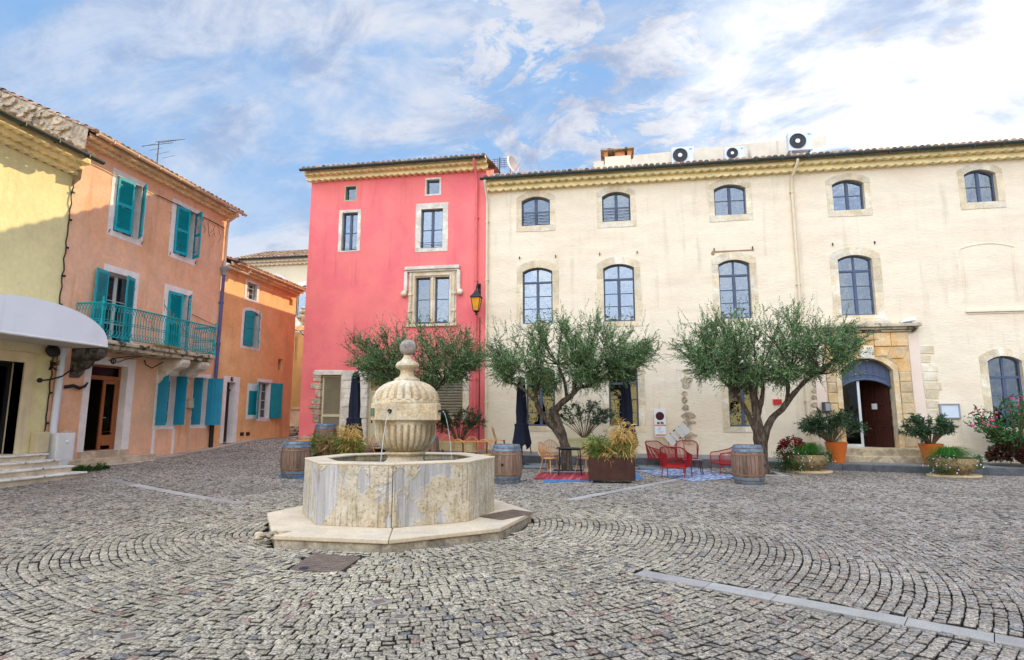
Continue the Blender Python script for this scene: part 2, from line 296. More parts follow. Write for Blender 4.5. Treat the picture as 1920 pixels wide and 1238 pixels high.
# ------------------------------------------------------------------ mesh helpers
ORG={}
MC=Matrix(((1,0,0,0),(0,0,-1,YF),(0,1,0,0),(0,0,0,1)))          # u -> +X, v -> up, w -> out of the cream facade
ML=Matrix(((0,0,1,XL),(1,0,0,0),(0,1,0,0),(0,0,0,1)))           # u -> +Y, v -> up, w -> out of the left facades
I4=Matrix.Identity(4)
def link(o,parent=None):
    COL.objects.link(o)
    if parent is not None: o.parent=parent; ORG[o.name]=ORG.get(parent.name,Vector((0,0,0)))
    return o
class MB:
    def __init__(s,M=I4): s.v=[]; s.f=[]; s.M=M
    def add(s,vs,fs,M=None):
        n=len(s.v); m=s.M if M is None else s.M@M
        s.v+=[m@Vector(p) for p in vs]; s.f+=[tuple(i+n for i in f) for f in fs]; return s
    def box(s,x0,y0,z0,x1,y1,z1,M=None):
        return s.add([(x0,y0,z0),(x1,y0,z0),(x1,y1,z0),(x0,y1,z0),(x0,y0,z1),(x1,y0,z1),(x1,y1,z1),(x0,y1,z1)],[(0,3,2,1),(4,5,6,7),(0,1,5,4),(1,2,6,5),(2,3,7,6),(3,0,4,7)],M)
    def cbox(s,c,sz,M=None): return s.box(c[0]-sz[0]/2,c[1]-sz[1]/2,c[2]-sz[2]/2,c[0]+sz[0]/2,c[1]+sz[1]/2,c[2]+sz[2]/2,M)
    def prism(s,poly,w0,w1,M=None,inset=0.):
        n=len(poly); cx=sum(p[0] for p in poly)/n; cy=sum(p[1] for p in poly)/n
        f=[(p[0]+(cx-p[0])*inset,p[1]+(cy-p[1])*inset,w1) for p in poly]
        return s.add([(x,y,w0) for x,y in poly]+f,[tuple(range(n-1,-1,-1)),tuple(range(n,2*n))]+[(i,(i+1)%n,(i+1)%n+n,i+n) for i in range(n)],M)
    def ring(s,outer,inner,w0,w1,M=None):
        n=len(outer); vs=[(x,y,w1) for x,y in outer]+[(x,y,w1) for x,y in inner]+[(x,y,w0) for x,y in outer]+[(x,y,w0) for x,y in inner]
        fs=[]
        for i in range(n):
            j=(i+1)%n; fs+=[(i,j,j+n,i+n),(i+2*n,j+2*n,j,i),(i+n,j+n,j+3*n,i+3*n),(i+3*n,j+3*n,j+2*n,i+2*n)]
        return s.add(vs,fs,M)
    def tube(s,pts,r,n=8,M=None,cap=True,wob=0.):
        pts=[Vector(p) for p in pts]; k=len(pts); rs=r if isinstance(r,(list,tuple)) else [r]*k
        vs=[];fs=[]; t0=(pts[1]-pts[0]).normalized(); a=t0.orthogonal().normalized()
        for i,p in enumerate(pts):
            tg=(pts[min(i+1,k-1)]-pts[max(i-1,0)]).normalized(); a=(a-tg*a.dot(tg)).normalized(); b=tg.cross(a)
            for j in range(n):
                an=2*PI*j/n; rr=rs[i]*(1+(wob*mnoise.noise(Vector((p.x*4+math.cos(an)*1.3,p.y*4+math.sin(an)*1.3,p.z*2.2))) if wob else 0))
                vs.append(p+(a*math.cos(an)+b*math.sin(an))*rr)
        for i in range(k-1):
            for j in range(n): fs.append((i*n+j,i*n+(j+1)%n,(i+1)*n+(j+1)%n,(i+1)*n+j))
        if cap: fs+=[tuple(range(n-1,-1,-1)),tuple(range((k-1)*n,k*n))]
        return s.add(vs,fs,M)
    def lathe(s,prof,n=24,M=None,cap=True,flute=None):
        vs=[];fs=[]
        for i,(r,z) in enumerate(prof):
            for j in range(n):
                a=2*PI*j/n; rr=r if flute is None else r*flute(i,a,r,z); vs.append((rr*math.cos(a),rr*math.sin(a),z))
        for i in range(len(prof)-1):
            for j in range(n): fs.append((i*n+j,i*n+(j+1)%n,(i+1)*n+(j+1)%n,(i+1)*n+j))
        if cap: fs+=[tuple(range(n-1,-1,-1)),tuple(range((len(prof)-1)*n,len(prof)*n))]
        return s.add(vs,fs,M)
    def ball(s,c,r,n=16,m=10,sc=(1,1,1)):
        prof=[(max(1e-4,math.sin(PI*i/m)),-math.cos(PI*i/m)) for i in range(m+1)]
        return s.lathe([(a*r,b*r) for a,b in prof],n,Matrix.Translation(c)@Matrix.Diagonal((*sc,1)))
    def build(s,name,m,parent=None,smooth=False,bevel=0.,loc=None,fix=True):
        o=bpy.data.objects.new(name,None) if False else None
        org=ORG.get(parent.name,Vector((0,0,0))) if parent is not None else (Vector(loc) if loc is not None else Vector((0,0,0)))
        me=bpy.data.meshes.new(name); me.from_pydata([tuple(v-org) for v in s.v],[],s.f); me.update()
        if fix:
            bm=bmesh.new(); bm.from_mesh(me); bmesh.ops.recalc_face_normals(bm,faces=bm.faces); bm.to_mesh(me); bm.free()
        me.materials.append(m)
        if smooth:
            me.polygons.foreach_set('use_smooth',[True]*len(me.polygons)); me.set_sharp_from_angle(angle=R(38))
        o=bpy.data.objects.new(name,me); link(o,parent)
        if parent is None: o.location=org; ORG[o.name]=org
        if bevel:
            b=o.modifiers.new('bevel','BEVEL'); b.width=bevel; b.segments=2; b.limit_method='ANGLE'; b.angle_limit=R(40)
        return o
def tag(o,label=None,cat=None,group=None,kind=None):
    if label: o['label']=label
    if cat: o['category']=cat
    if group: o['group']=group
    if kind: o['kind']=kind
    return o
def thing(name,label,cat,loc=(0,0,0),rz=0.,group=None,world=False):
    o=bpy.data.objects.new(name,None); COL.objects.link(o); o.empty_display_size=.2; o.location=loc; o.rotation_euler=(0,0,rz)
    ORG[o.name]=Vector(loc) if world else Vector((0,0,0))
    return tag(o,label,cat,group)
def copy_tree(o,parent=None):
    c=o.copy(); COL.objects.link(c)
    if parent is not None: c.parent=parent
    for ch in [x for x in bpy.data.objects if x.parent==o]: copy_tree(ch,c)
    return c
def again(proto,loc,rz,label,scale=1.):
    c=copy_tree(proto); c.location=loc; c.rotation_euler=(0,0,rz); c['label']=label; c.scale=(scale,)*3
    return c
def fast_mesh(name,verts,quads,m,parent=None,loc=(0,0,0),facecol=None,smooth=False,shade_col='Col'):
    me=bpy.data.meshes.new(name); v=np.asarray(verts,np.float32); q=np.asarray(quads,np.int32)
    me.vertices.add(len(v)); me.vertices.foreach_set('co',v.ravel()); me.loops.add(q.size); me.loops.foreach_set('vertex_index',q.ravel())
    me.polygons.add(len(q)); me.polygons.foreach_set('loop_start',np.arange(0,q.size,4,dtype=np.int32))
    me.update(calc_edges=True); me.validate()
    if facecol is not None:
        a=me.attributes.new(shade_col,'FLOAT_COLOR','FACE'); a.data.foreach_set('color',np.asarray(facecol,np.float32).ravel())
    me.materials.append(m); o=bpy.data.objects.new(name,me); link(o,parent)
    if parent is None: o.location=loc
    return o
def leaves(P,D,Lg,W,droop=0.,seed=1):
    """one folded diamond per leaf: base, two sides, tip"""
    g=np.random.default_rng(seed); n=len(P); D=D/np.linalg.norm(D,axis=1,keepdims=True)
    S=np.cross(D,g.normal(size=(n,3))); S/=np.linalg.norm(S,axis=1,keepdims=True)+1e-9
    Lg=np.broadcast_to(np.asarray(Lg,float),(n,))[:,None]*g.uniform(.7,1.25,(n,1)); W=np.broadcast_to(np.asarray(W,float),(n,))[:,None]
    mid=P+D*Lg*.45; tip=P+D*Lg; tip[:,2]-=droop*Lg[:,0]; mid[:,2]-=droop*.25*Lg[:,0]
    V=np.stack([P,mid+S*W/2,tip,mid-S*W/2],1).reshape(-1,3); Q=np.arange(4*n).reshape(-1,4)
    return V,Q
def arch(u0,u1,v0,v1,rise=0.,n=8):
    if rise<=0: return [(u0,v0),(u1,v0),(u1,v1),(u0,v1)]
    c=(u1-u0)/2; r=(c*c+rise*rise)/(2*rise); cy=v1-r; a0=math.asin(min(1,c/r)); um=(u0+u1)/2
    return [(u0,v0),(u1,v0)]+[(um+r*math.sin(a),cy+r*math.cos(a)) for a in [a0-2*a0*i/n for i in range(n+1)]]
def wall_face(mb,outer,holes,w=0.):
    bm=bmesh.new(); es=[]
    for lp in [outer]+holes:
        vs=[bm.verts.new((x,y,0)) for x,y in lp]; es+=[bm.edges.new((vs[i],vs[(i+1)%len(vs)])) for i in range(len(vs))]
    bmesh.ops.triangle_fill(bm,use_beauty=True,edges=es); bm.verts.ensure_lookup_table()
    for i,v in enumerate(bm.verts): v.index=i
    mb.add([(v.co.x,v.co.y,w) for v in bm.verts],[tuple(v.index for v in f.verts) for f in bm.faces]); bm.free()
def reveal(mb,loop,w0,w1):
    n=len(loop); mb.add([(x,y,w1) for x,y in loop]+[(x,y,w0) for x,y in loop],[(i,(i+1)%n,(i+1)%n+n,i+n) for i in range(n)])
def grow(loop_args,g): u0,u1,v0,v1,r=loop_args; return (u0-g,u1+g,v0-g,v1+g,r)
def genoise(name,M,u0,u1,vtop,proj,rows,m,root,h=.17,p=.21,A=.05):
    mb=MB(M); n=int((u1-u0)/(p/8)); us=[u0+(u1-u0)*i/n for i in range(n+1)]
    for i in range(rows):
        wf=proj*(i+1)/rows; wb=proj*i/rows-.02; vb=vtop-(rows-i)*h; ph=PI*i
        vs=[];fs=[]
        for u in us:
            c=math.cos(2*PI*u/p+ph); wv=A*(abs(math.cos(PI*u/p+ph/2))**.8*2-1)*-1
            vs+=[(u,vb+wv,wb),(u,vb+wv,wf),(u,vb+wv+.055,wf+.004),(u,vb+h+.02,wf-.03)]
        for k in range(n):
            a=4*k; fs+=[(a,a+4,a+5,a+1),(a+1,a+5,a+6,a+2),(a+2,a+6,a+7,a+3)]
        mb.add(vs,fs)
    return mb.build(name,m,root,smooth=False,fix=False)
def tile_roof(M,u0,u1,v,w,slope,length,root,m=None,name='roof',p=.22,seed=1):
    g=random.Random(seed); mb=MB(M); ca,sa=math.cos(R(slope)),math.sin(R(slope)); nc=int((u1-u0)/p); rows=int(length/.37)
    P=lambda u,s,h:(u,v+s*sa+h*ca,w-s*ca+h*sa)
    mb.add([P(u0,0,-.02),P(u1,0,-.02),P(u1,length,-.02),P(u0,length,-.02)],[(0,1,2,3)])
    for c in range(nc):
        uc=u0+(c+.5)*(u1-u0)/nc
        for r_ in range(rows):
            s0=r_*.37+g.uniform(-.015,.015)-.03; uu=uc+g.uniform(-.012,.012); r0=.1+g.uniform(-.006,.006); vs=[]
            for (s,h0,rr) in ((s0,.03,r0),(s0+.43,0.,r0*.88)):
                for k in range(6):
                    a=PI*k/5; vs.append(P(uu+rr*math.cos(a),s,h0+rr*.8*math.sin(a)))
            mb.add(vs,[(k,k+1,k+7,k+6) for k in range(5)]+([(0,5,4,3,2,1)] if r_==0 else []))
    return mb.build(name,m or TILE,root,fix=False)
def gutter(M,u0,u1,v,w,m,root,r=.075):
    mb=MB(M); vs=[];fs=[]; n=8
    for u in (u0,u1):
        for k in range(n+1): a=PI+PI*k/n; vs.append((u,v+r*math.sin(a),w+r*math.cos(a)))
    fs=[(k,k+1,k+n+2,k+n+1) for k in range(n)]+[tuple(range(n+1)),tuple(range(n+1,2*n+2))]
    mb.add(vs,fs); k=u0+.5
    while k<u1: mb.box(k,v-r-.006,w-r-.004,k+.025,v+.008,w+r+.008); k+=.9
    return mb.build('gutter',m,root,fix=False)
def pipe(M,pts,r,m,root,name='drainpipe',clips=()):
    mb=MB(M); mb.tube(pts,r,10)
    for (u,v,w) in clips: mb.tube([(u,v-.03,w),(u,v+.03,w)],r*1.3,10); mb.cbox((u,v,w/2),(r*3.2,.025,w))
    return mb.build(name,m,root,smooth=True)
def blob(cx,cy,rx,ry,n=9,g=rnd):
    return [(cx+rx*math.cos(2*PI*i/n)*g.uniform(.75,1.12),cy+ry*math.sin(2*PI*i/n)*g.uniform(.75,1.12)) for i in range(n)]
def surround(M,u0,u1,v0,v1,rise,wd,sill,m,root,proud=.015,depth=.24,top=None,name='stone_surround',seed=0,sillw=None):
    """blocks of cut stone round an opening"""
    g=random.Random(seed); mb=MB(M); top=top or wd; gp=.0025
    def blk(poly): mb.prism(poly,-depth,proud+g.uniform(-.003,.004),inset=0.)
    vs=v1-rise; k=max(1,round((vs-v0)/.42)); hs=[g.uniform(.7,1.3) for _ in range(k)]; S=sum(hs); y=v0
    for sgn in (0,1):
        y=v0; hh=hs if sgn==0 else hs[::-1]
        for i,h in enumerate(hh):
            y2=y+h/S*(vs-v0); e=wd*g.uniform(.94,1.06)
            if sgn==0: blk([(u0-e,y+gp),(u0,y+gp),(u0,y2-gp),(u0-e,y2-gp)])
            else: blk([(u1,y+gp),(u1+e,y+gp),(u1+e,y2-gp),(u1,y2-gp)])
            y=y2
    if rise>0:
        n=5; inn=arch(u0,u1,v0,v1,rise,n*2)[2:][::-1]; out=arch(u0-wd,u1+wd,v0,v1+top,rise+top*.35,n*2)[2:][::-1]
        inn[0]=(u0,vs); inn[-1]=(u1,vs); out[0]=(u0-wd,out[0][1]); 
        for i in range(n):
            a=i*2; poly=[inn[a],inn[a+1],inn[a+2],out[a+2],out[a+1],out[a]]
            if i==0: poly=[inn[0],inn[1],inn[2],out[2],out[1],out[0],(u0-wd,vs+gp)]
            if i==n-1: poly=[inn[a],inn[a+1],inn[a+2],(u1+wd,vs+gp),out[a+2],out[a+1],out[a]]
            cx=sum(p[0] for p in poly)/len(poly); cy=sum(p[1] for p in poly)/len(poly)
            blk([(p[0]+(cx-p[0])*.008,p[1]+(cy-p[1])*.008) for p in poly])
    elif top>0: blk([(u0-wd,v1+gp),(u1+wd,v1+gp),(u1+wd,v1+top),(u0-wd,v1+top)])
    if sill:
        e=sillw if sillw is not None else wd; um=(u0+u1)/2
        for a,b in ((u0-e,um-gp),(um+gp,u1+e)): blk([(a,v0-sill*g.uniform(.9,1.05)),(b,v0-sill),(b,v0-gp),(a,v0-gp)])
    return mb.build(name,m,root,fix=True)
def sash(M,u0,u1,v0,v1,rise,root,m=None,bars=(.5,),transom=None,stile=True,w=-.17,fw=.055,glass=None,name='window',tbars=True,curtain=0):
    """timber window: outer frame, meeting stile, glazing bars; the glass is a child"""
    m=m or FRAME; mb=MB(M); o=arch(u0,u1,v0,v1,rise); i=arch(u0+fw,u1-fw,v0+fw,v1-fw,rise)
    mb.ring(o,i,w-.03,w+.03); um=(u0+u1)/2; vt=v1-fw-.01
    if stile:
        mb.box(um-.045,v0+fw,w-.026,um+.045,(transom-.03) if transom else vt,w+.034)
        for s_ in (-1,1): mb.box(um+s_*.052-.007,v0+fw,w-.02,um+s_*.052+.007,(transom-.03) if transom else vt,w+.020)
    if transom:
        mb.box(u0+fw,transom-.04,w-.024,u1-fw,transom+.04,w+.04); mb.box(um-.035,transom+.04,w-.022,um+.035,vt,w+.03)
    for b in bars: mb.box(u0+fw,v0+(v1-v0)*b-.014,w-.018,u1-fw,v0+(v1-v0)*b+.014,w+.022)
    f=mb.build(name,m,root,bevel=.006)
    p=MB(M); p.prism(arch(u0+.02,u1-.02,v0+.02,v1-.02,rise),w-.008,w-.002); p.build('pane',glass or GLASS,f)
    if curtain:
        c=MB(M); n=14
        for (a,b) in ((u0+.05,u0+.05+(u1-u0)*curtain),(u1-.05-(u1-u0)*curtain,u1-.05)):
            vs=[(a+(b-a)*k/n,y,w-.16+.02*math.sin(k*1.9)) for k in range(n+1) for y in (v0+.05,v1-.05)]
            c.add(vs,[(2*k,2*k+2,2*k+3,2*k+1) for k in range(n)])
        c.build('curtain',CURT,f,fix=False)
    return f
def rail(M,u0,u1,vs,root,w=-.03,m=None,r=.011):
    mb=MB(M)
    for v in vs: mb.tube([(u0,v,w),(u1,v,w)],r,6)
    return mb.build('guard_rail',m or BLACK,root)
def louvre_leaf(M,u,v,w,width,height,ang,m,root,name='shutter',thick=.035,mid=.5):
    """louvred shutter leaf, hinged at u, opening by ang about the upright axis"""
    T=Matrix.Translation((u,v,w))@Matrix.Rotation(ang,4,'Y'); s=1 if width>0 else -1; W=abs(width); mb=MB(M@T@Matrix.Diagonal((s,1,1,1)))
    st=.065; mb.box(0,0,0,st,height,thick); mb.box(W-st,0,0,W,height,thick)
    rails=[(0,.1),(height-.1,height)]+([(height*mid-.05,height*mid+.05)] if mid else [])
    for a,b in rails: mb.box(st,a,.002,W-st,b,thick-.002)
    y=.12
    while y<height-.12:
        if not(mid and abs(y-height*mid)<.07): mb.cbox((0,0,0),(W-2*st,.050,.008),Matrix.Translation((W/2,y,thick/2))@Matrix.Rotation(R(42),4,'X'))
        y+=.045
    for y in (height*.15,height*.85): mb.box(-.02,y-.02,thick,.12,y+.02,thick+.008)
    return mb.build(name,m,root,fix=True)
def plank_leaf(M,u,v,w,width,height,ang,m,root,name='shutter',n=4):
    T=Matrix.Translation((u,v,w))@Matrix.Rotation(ang,4,'Y'); s=1 if width>0 else -1; W=abs(width); mb=MB(M@T@Matrix.Diagonal((s,1,1,1)))
    for i in range(n): mb.box(W*i/n+.002,0,0,W*(i+1)/n-.002,height,.03)
    for y in (height*.12,height*.5,height*.84): mb.box(.01,y,.03,W-.01,y+.08,.048)
    return mb.build(name,m,root,fix=True)
def text_mesh(txt,size,M,m,parent,name='lettering',ext=.003):
    cu=bpy.data.curves.new('lettering','FONT'); cu.body=txt; cu.size=size; cu.extrude=ext; cu.align_x='CENTER'; cu.align_y='CENTER'
    o=bpy.data.objects.new('lettering_curve',cu); COL.objects.link(o); dg=bpy.context.evaluated_depsgraph_get(); dg.update()
    me=bpy.data.meshes.new_from_object(o.evaluated_get(dg)); bpy.data.objects.remove(o); me.transform(M)
    me.transform(Matrix.Translation(-ORG.get(parent.name,Vector((0,0,0))))); me.materials.clear(); me.materials.append(m)
    q=bpy.data.objects.new(name,me); link(q,parent); return q

# ================================================================== THE SETTING
FC=np.array([-3.33,9.23])                 # centre of the fountain and of the rings of setts
def make_ground():
    xs=np.unique(np.r_[np.arange(-90,-20,6),np.arange(-20,22,.5),np.arange(22,95,6)]); ys=np.unique(np.r_[np.arange(-60,-6,5),np.arange(-6,46,.5),np.arange(46,120,6)])
    X,Y=np.meshgrid(xs,ys); Z=gzn(X,Y)-.045; nx=len(xs)
    V=np.stack([X,Y,Z],-1).reshape(-1,3); i=np.arange(len(ys)-1)[:,None]*nx+np.arange(nx-1)[None,:]
    Q=np.stack([i,i+1,i+nx+1,i+nx],-1).reshape(-1,4)
    grout=mat('sand_joint',(.035,.03,.025),.95,.35,5,bump=.6,bscale=60)
    tag(fast_mesh('ground',V,Q,grout,smooth=True),kind='structure')
    # setts, laid in rings round the fountain
    g=np.random.default_rng(5); P=[];TH=[];RK=[];HA=[]
    pitch=.092; r=2.05
    while r<32:
        n=max(12,int(2*PI*r/(.094+.004*math.sin(r*9)))); th=(np.arange(n)+g.uniform())*2*PI/n
        th=th+g.normal(size=n)*.035*2*PI/n
        TH.append(th); RK.append(np.full(n,r)); HA.append(np.full(n,PI/n)); r+=pitch*g.uniform(.96,1.04)
    TH=np.concatenate(TH);RK=np.concatenate(RK);HA=np.concatenate(HA)
    # gentle waver of the rings
    wav=.03*np.sin(TH*5+RK*.6)+.02*np.sin(TH*11+RK*1.7)
    X=FC[0]+(RK+wav)*np.cos(TH); Y=FC[1]+(RK+wav)*np.sin(TH)
    rel=(np.arctan2(X,np.maximum(Y,1e-3))); keep=(Y>2.2)&(Y<YK-.02)&(X>XL+.05)&(X<24)&(rel>-1.02)&(rel<.78)
    street=(Y>=YK-.02)&(Y<40)&(X>XL+.05)&(X<-3.5-(Y-20)*.5)&(Y<44)
    st2=street&((X<-12.6)|(Y<22.2)); keep|=st2
    pl=octo(PLINTH); 
    ins=np.ones(len(X),bool)
    for (ax,ay),(bx,by) in zip(pl,pl[1:]+pl[:1]): ins&=((bx-ax)*(Y-ay)-(by-ay)*(X-ax))>-.05
    keep&=~ins
    for (ax,ay),(bx,by) in BANDS:
        dxy=np.array([bx-ax,by-ay]); Ld=np.hypot(*dxy); ux=dxy/Ld; s_=(X-ax)*ux[0]+(Y-ay)*ux[1]; q_=np.abs(-(X-ax)*ux[1]+(Y-ay)*ux[0])
        keep&=~((s_>-.02)&(s_<Ld+.02)&(q_<(.15)))
    ci=np.ones(len(X),bool); cq=[gp(543,1068),gp(636,1073),gp(677,1045),gp(588,1038)]
    for (ax,ay),(bx,by) in zip(cq,cq[1:]+cq[:1]): ci&=((bx-ax)*(Y-ay)-(by-ay)*(X-ax))/np.hypot(bx-ax,by-ay)>-.035
    keep&=~ci
    for (hx,hy) in PITS: keep&=~((abs(X-hx)<.62)&(abs(Y-hy)<.62))
    TH=TH[keep];RK=(RK+wav)[keep];HA=HA[keep]; n=len(TH); X=X[keep];Y=Y[keep]
    gap=.0028; dr=pitch/2-gap; ring=[(-1,-1),(1,-1),(1,1),(-1,1)]
    hz=g.normal(size=n)*.0022; tilt=g.normal(size=(n,2))*.0028
    lev=[]; jit=g.normal(size=(n,4,2))*.0036
    for (ins_,h) in ((0,-.05),(.0015,-.005),(.006,.0)):
        vs=np.zeros((n,4,3))
        for k,(a,b) in enumerate(ring):
            ha=HA-gap/RK; rr=RK+a*(dr-ins_)+jit[:,k,0]; tt=TH+b*(ha-ins_/RK)+jit[:,k,1]/RK
            x=FC[0]+rr*np.cos(tt); y=FC[1]+rr*np.sin(tt); vs[:,k,0]=x; vs[:,k,1]=y
            vs[:,k,2]=gzn(x,y)+h+(hz+a*tilt[:,0]+b*tilt[:,1] if h>-.02 else 0)
        lev.append(vs)
    V=np.concatenate([l[:,None] for l in lev],1).reshape(-1,3); base=np.arange(n)[:,None]*12
    fs=[]
    for l in (0,4):
        for k in range(4): fs.append(base+np.array([l+k,l+(k+1)%4,l+4+(k+1)%4,l+4+k]))
    fs.append(base+np.array([8,9,10,11])); Q=np.stack(fs,1).reshape(-1,4)
    val=g.uniform(.80,1.16,n)[:,None]; warm=g.uniform(0,1,n)[:,None]
    near=np.clip(1-(np.hypot((X-FC[0])*.8,(Y-FC[1])*(np.where(Y<FC[1],.62,1.)))-2.4)/2.8,0,1)[:,None]
    c=np.array([.272,.240,.212])*(1-warm)+np.array([.30,.248,.192])*warm
    c=c*(1-.65*near)+np.array([.42,.36,.25])*.65*near
    redp=g.uniform(size=n); red=(redp<.02)[:,None]; c=np.where(red,np.array([.27,.185,.145]),c)
    pk=((redp>.02)&(redp<.09))[:,None]; c=np.where(pk,np.array([.30,.255,.205]),c)
    dk=((redp>.09)&(redp<.12))[:,None]; c=np.where(dk,np.array([.20,.185,.17]),c)
    c=c*val; fc=np.ones((n,9,4)); fc[:,:,:3]=c[:,None,:]; fc[:,0:4,:3]=np.array([.045,.039,.032]); fc[:,4:8,:3]*=.75   # joint faces near-black and chamfers darker than the sett tops
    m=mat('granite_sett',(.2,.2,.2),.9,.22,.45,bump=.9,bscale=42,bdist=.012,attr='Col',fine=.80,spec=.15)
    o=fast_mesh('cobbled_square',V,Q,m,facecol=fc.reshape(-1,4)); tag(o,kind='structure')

def octo(h): # four measured front corners, the rest mirrored through the centre
    return [tuple(p) for p in h]
def mirror8(f,c): return f+[(2*c[0]-x,2*c[1]-y) for x,y in f]
PLINTH=mirror8([(-4.32,7.22),(-2.75,7.2),(-1.53,8.2),(-1.27,9.65)],FC)
BASINP=mirror8([(-4.12,7.95),(-2.99,7.91),(-2.06,8.6),(-1.9,9.65)],(-3.36,9.25))
def gp(x,y): p=G(x,y); return (p.x,p.y)
BANDS=[(gp(1197,1073),gp(1990,1219)),(gp(205,898),gp(455,944)),(gp(1068,937),gp(1300,893))]
PITS=[(-1.35,18.6),(4.25,18.6)]
make_ground()
bm_slab=mat('granite_slab',(.33,.305,.275),.8,.14,3,isl=.22,bump=.4,bscale=60,fine=.18,hue=.03)
mb=MB()
for (a,b),wd in zip(BANDS,(.115,.115,.115)):
    a,b=Vector((*a,0)),Vector((*b,0)); d=(b-a).normalized(); nrm=Vector((-d.y,d.x,0)); Lg=(b-a).length; s=0
    while s<Lg-.1:
        e=min(Lg,s+rnd.uniform(.5,1.3)); vs=[]
        for (q,k) in ((s+.004,-wd),(e-.004,-wd),(e-.004,wd),(s+.004,wd)):
            p=a+d*q+nrm*k; vs.append(Vector((p.x,p.y,gz(p.x,p.y)+.001)))
        lo=[v-Vector((0,0,.03)) for v in vs]; mb.add(lo+vs,[(4,5,6,7),(0,1,5,4),(1,2,6,5),(2,3,7,6),(3,0,4,7)]); s=e
tag(mb.build('paving_band',bm_slab),kind='structure')

# raised pavement with its kerb along the cream building
def pavement():
    g=random.Random(3); mb=MB(); xs=[-9+.75*i for i in range(int(31/.75)+1)]
    for x0,x1 in zip(xs,xs[1:]):
        vs=[]
        for x,y in ((x0,YK+.30),(x1,YK+.30),(x1,YF+.05),(x0,YF+.05)): vs.append((x,y,kerb_top(x)+.02*(y-YK)-.003))
        mb.add(vs,[(0,1,2,3)])
    tag(mb.build('pavement',mat('grey_paving',(.22,.21,.20),.85,.2,3,bump=.5,bscale=40,fine=.2)),kind='structure')
    mb=MB(); x=-6.2
    while x<22:
        e=x+g.uniform(.8,1.3); h=g.uniform(-.006,.006); xm=e-.006
        za,zb=kerb_top(x),kerb_top(xm); ya=YK+g.uniform(-.012,.012)
        v=[(x,ya,gz(x,YK-.1)-.08),(xm,ya,gz(xm,YK-.1)-.08),(xm,YK+.31,-.2),(x,YK+.31,-.2),(x,ya,za+h),(xm,ya,zb+h),(xm,YK+.31,zb+h),(x,YK+.31,za+h)]
        mb.add(v,[(0,3,2,1),(4,5,6,7),(0,1,5,4),(1,2,6,5),(2,3,7,6),(3,0,4,7)]); x=e
    tag(mb.build('kerb',mat('dark_kerb',(.095,.10,.105),.8,.3,4,isl=.25,bump=.7,bscale=40,fine=.25),bevel=.015),kind='structure')
    # pale strip of pavement along the left-hand houses
    mb=MB(); ys=[14.2+.8*i for i in range(18)]
    for y0,y1 in zip(ys,ys[1:]):
        e=rnd.uniform(-.03,.03); v=[]
        for x,y in ((XL-.1,y0+.004),(XL+.48+e,y0+.004),(XL+.48+e,y1-.004),(XL-.1,y1-.004)): v.append((x,y,gz(x,y)+.035))
        lo=[(a,b,c-.08) for a,b,c in v]; mb.add(lo+v,[(4,5,6,7),(0,1,5,4),(1,2,6,5),(2,3,7,6),(3,0,4,7)])
    tag(mb.build('gutter_strip',mat('pale_concrete',(.42,.36,.29),.9,.2,3,isl=.12,bump=.4,bscale=40,fine=.15)),kind='structure')
pavement()

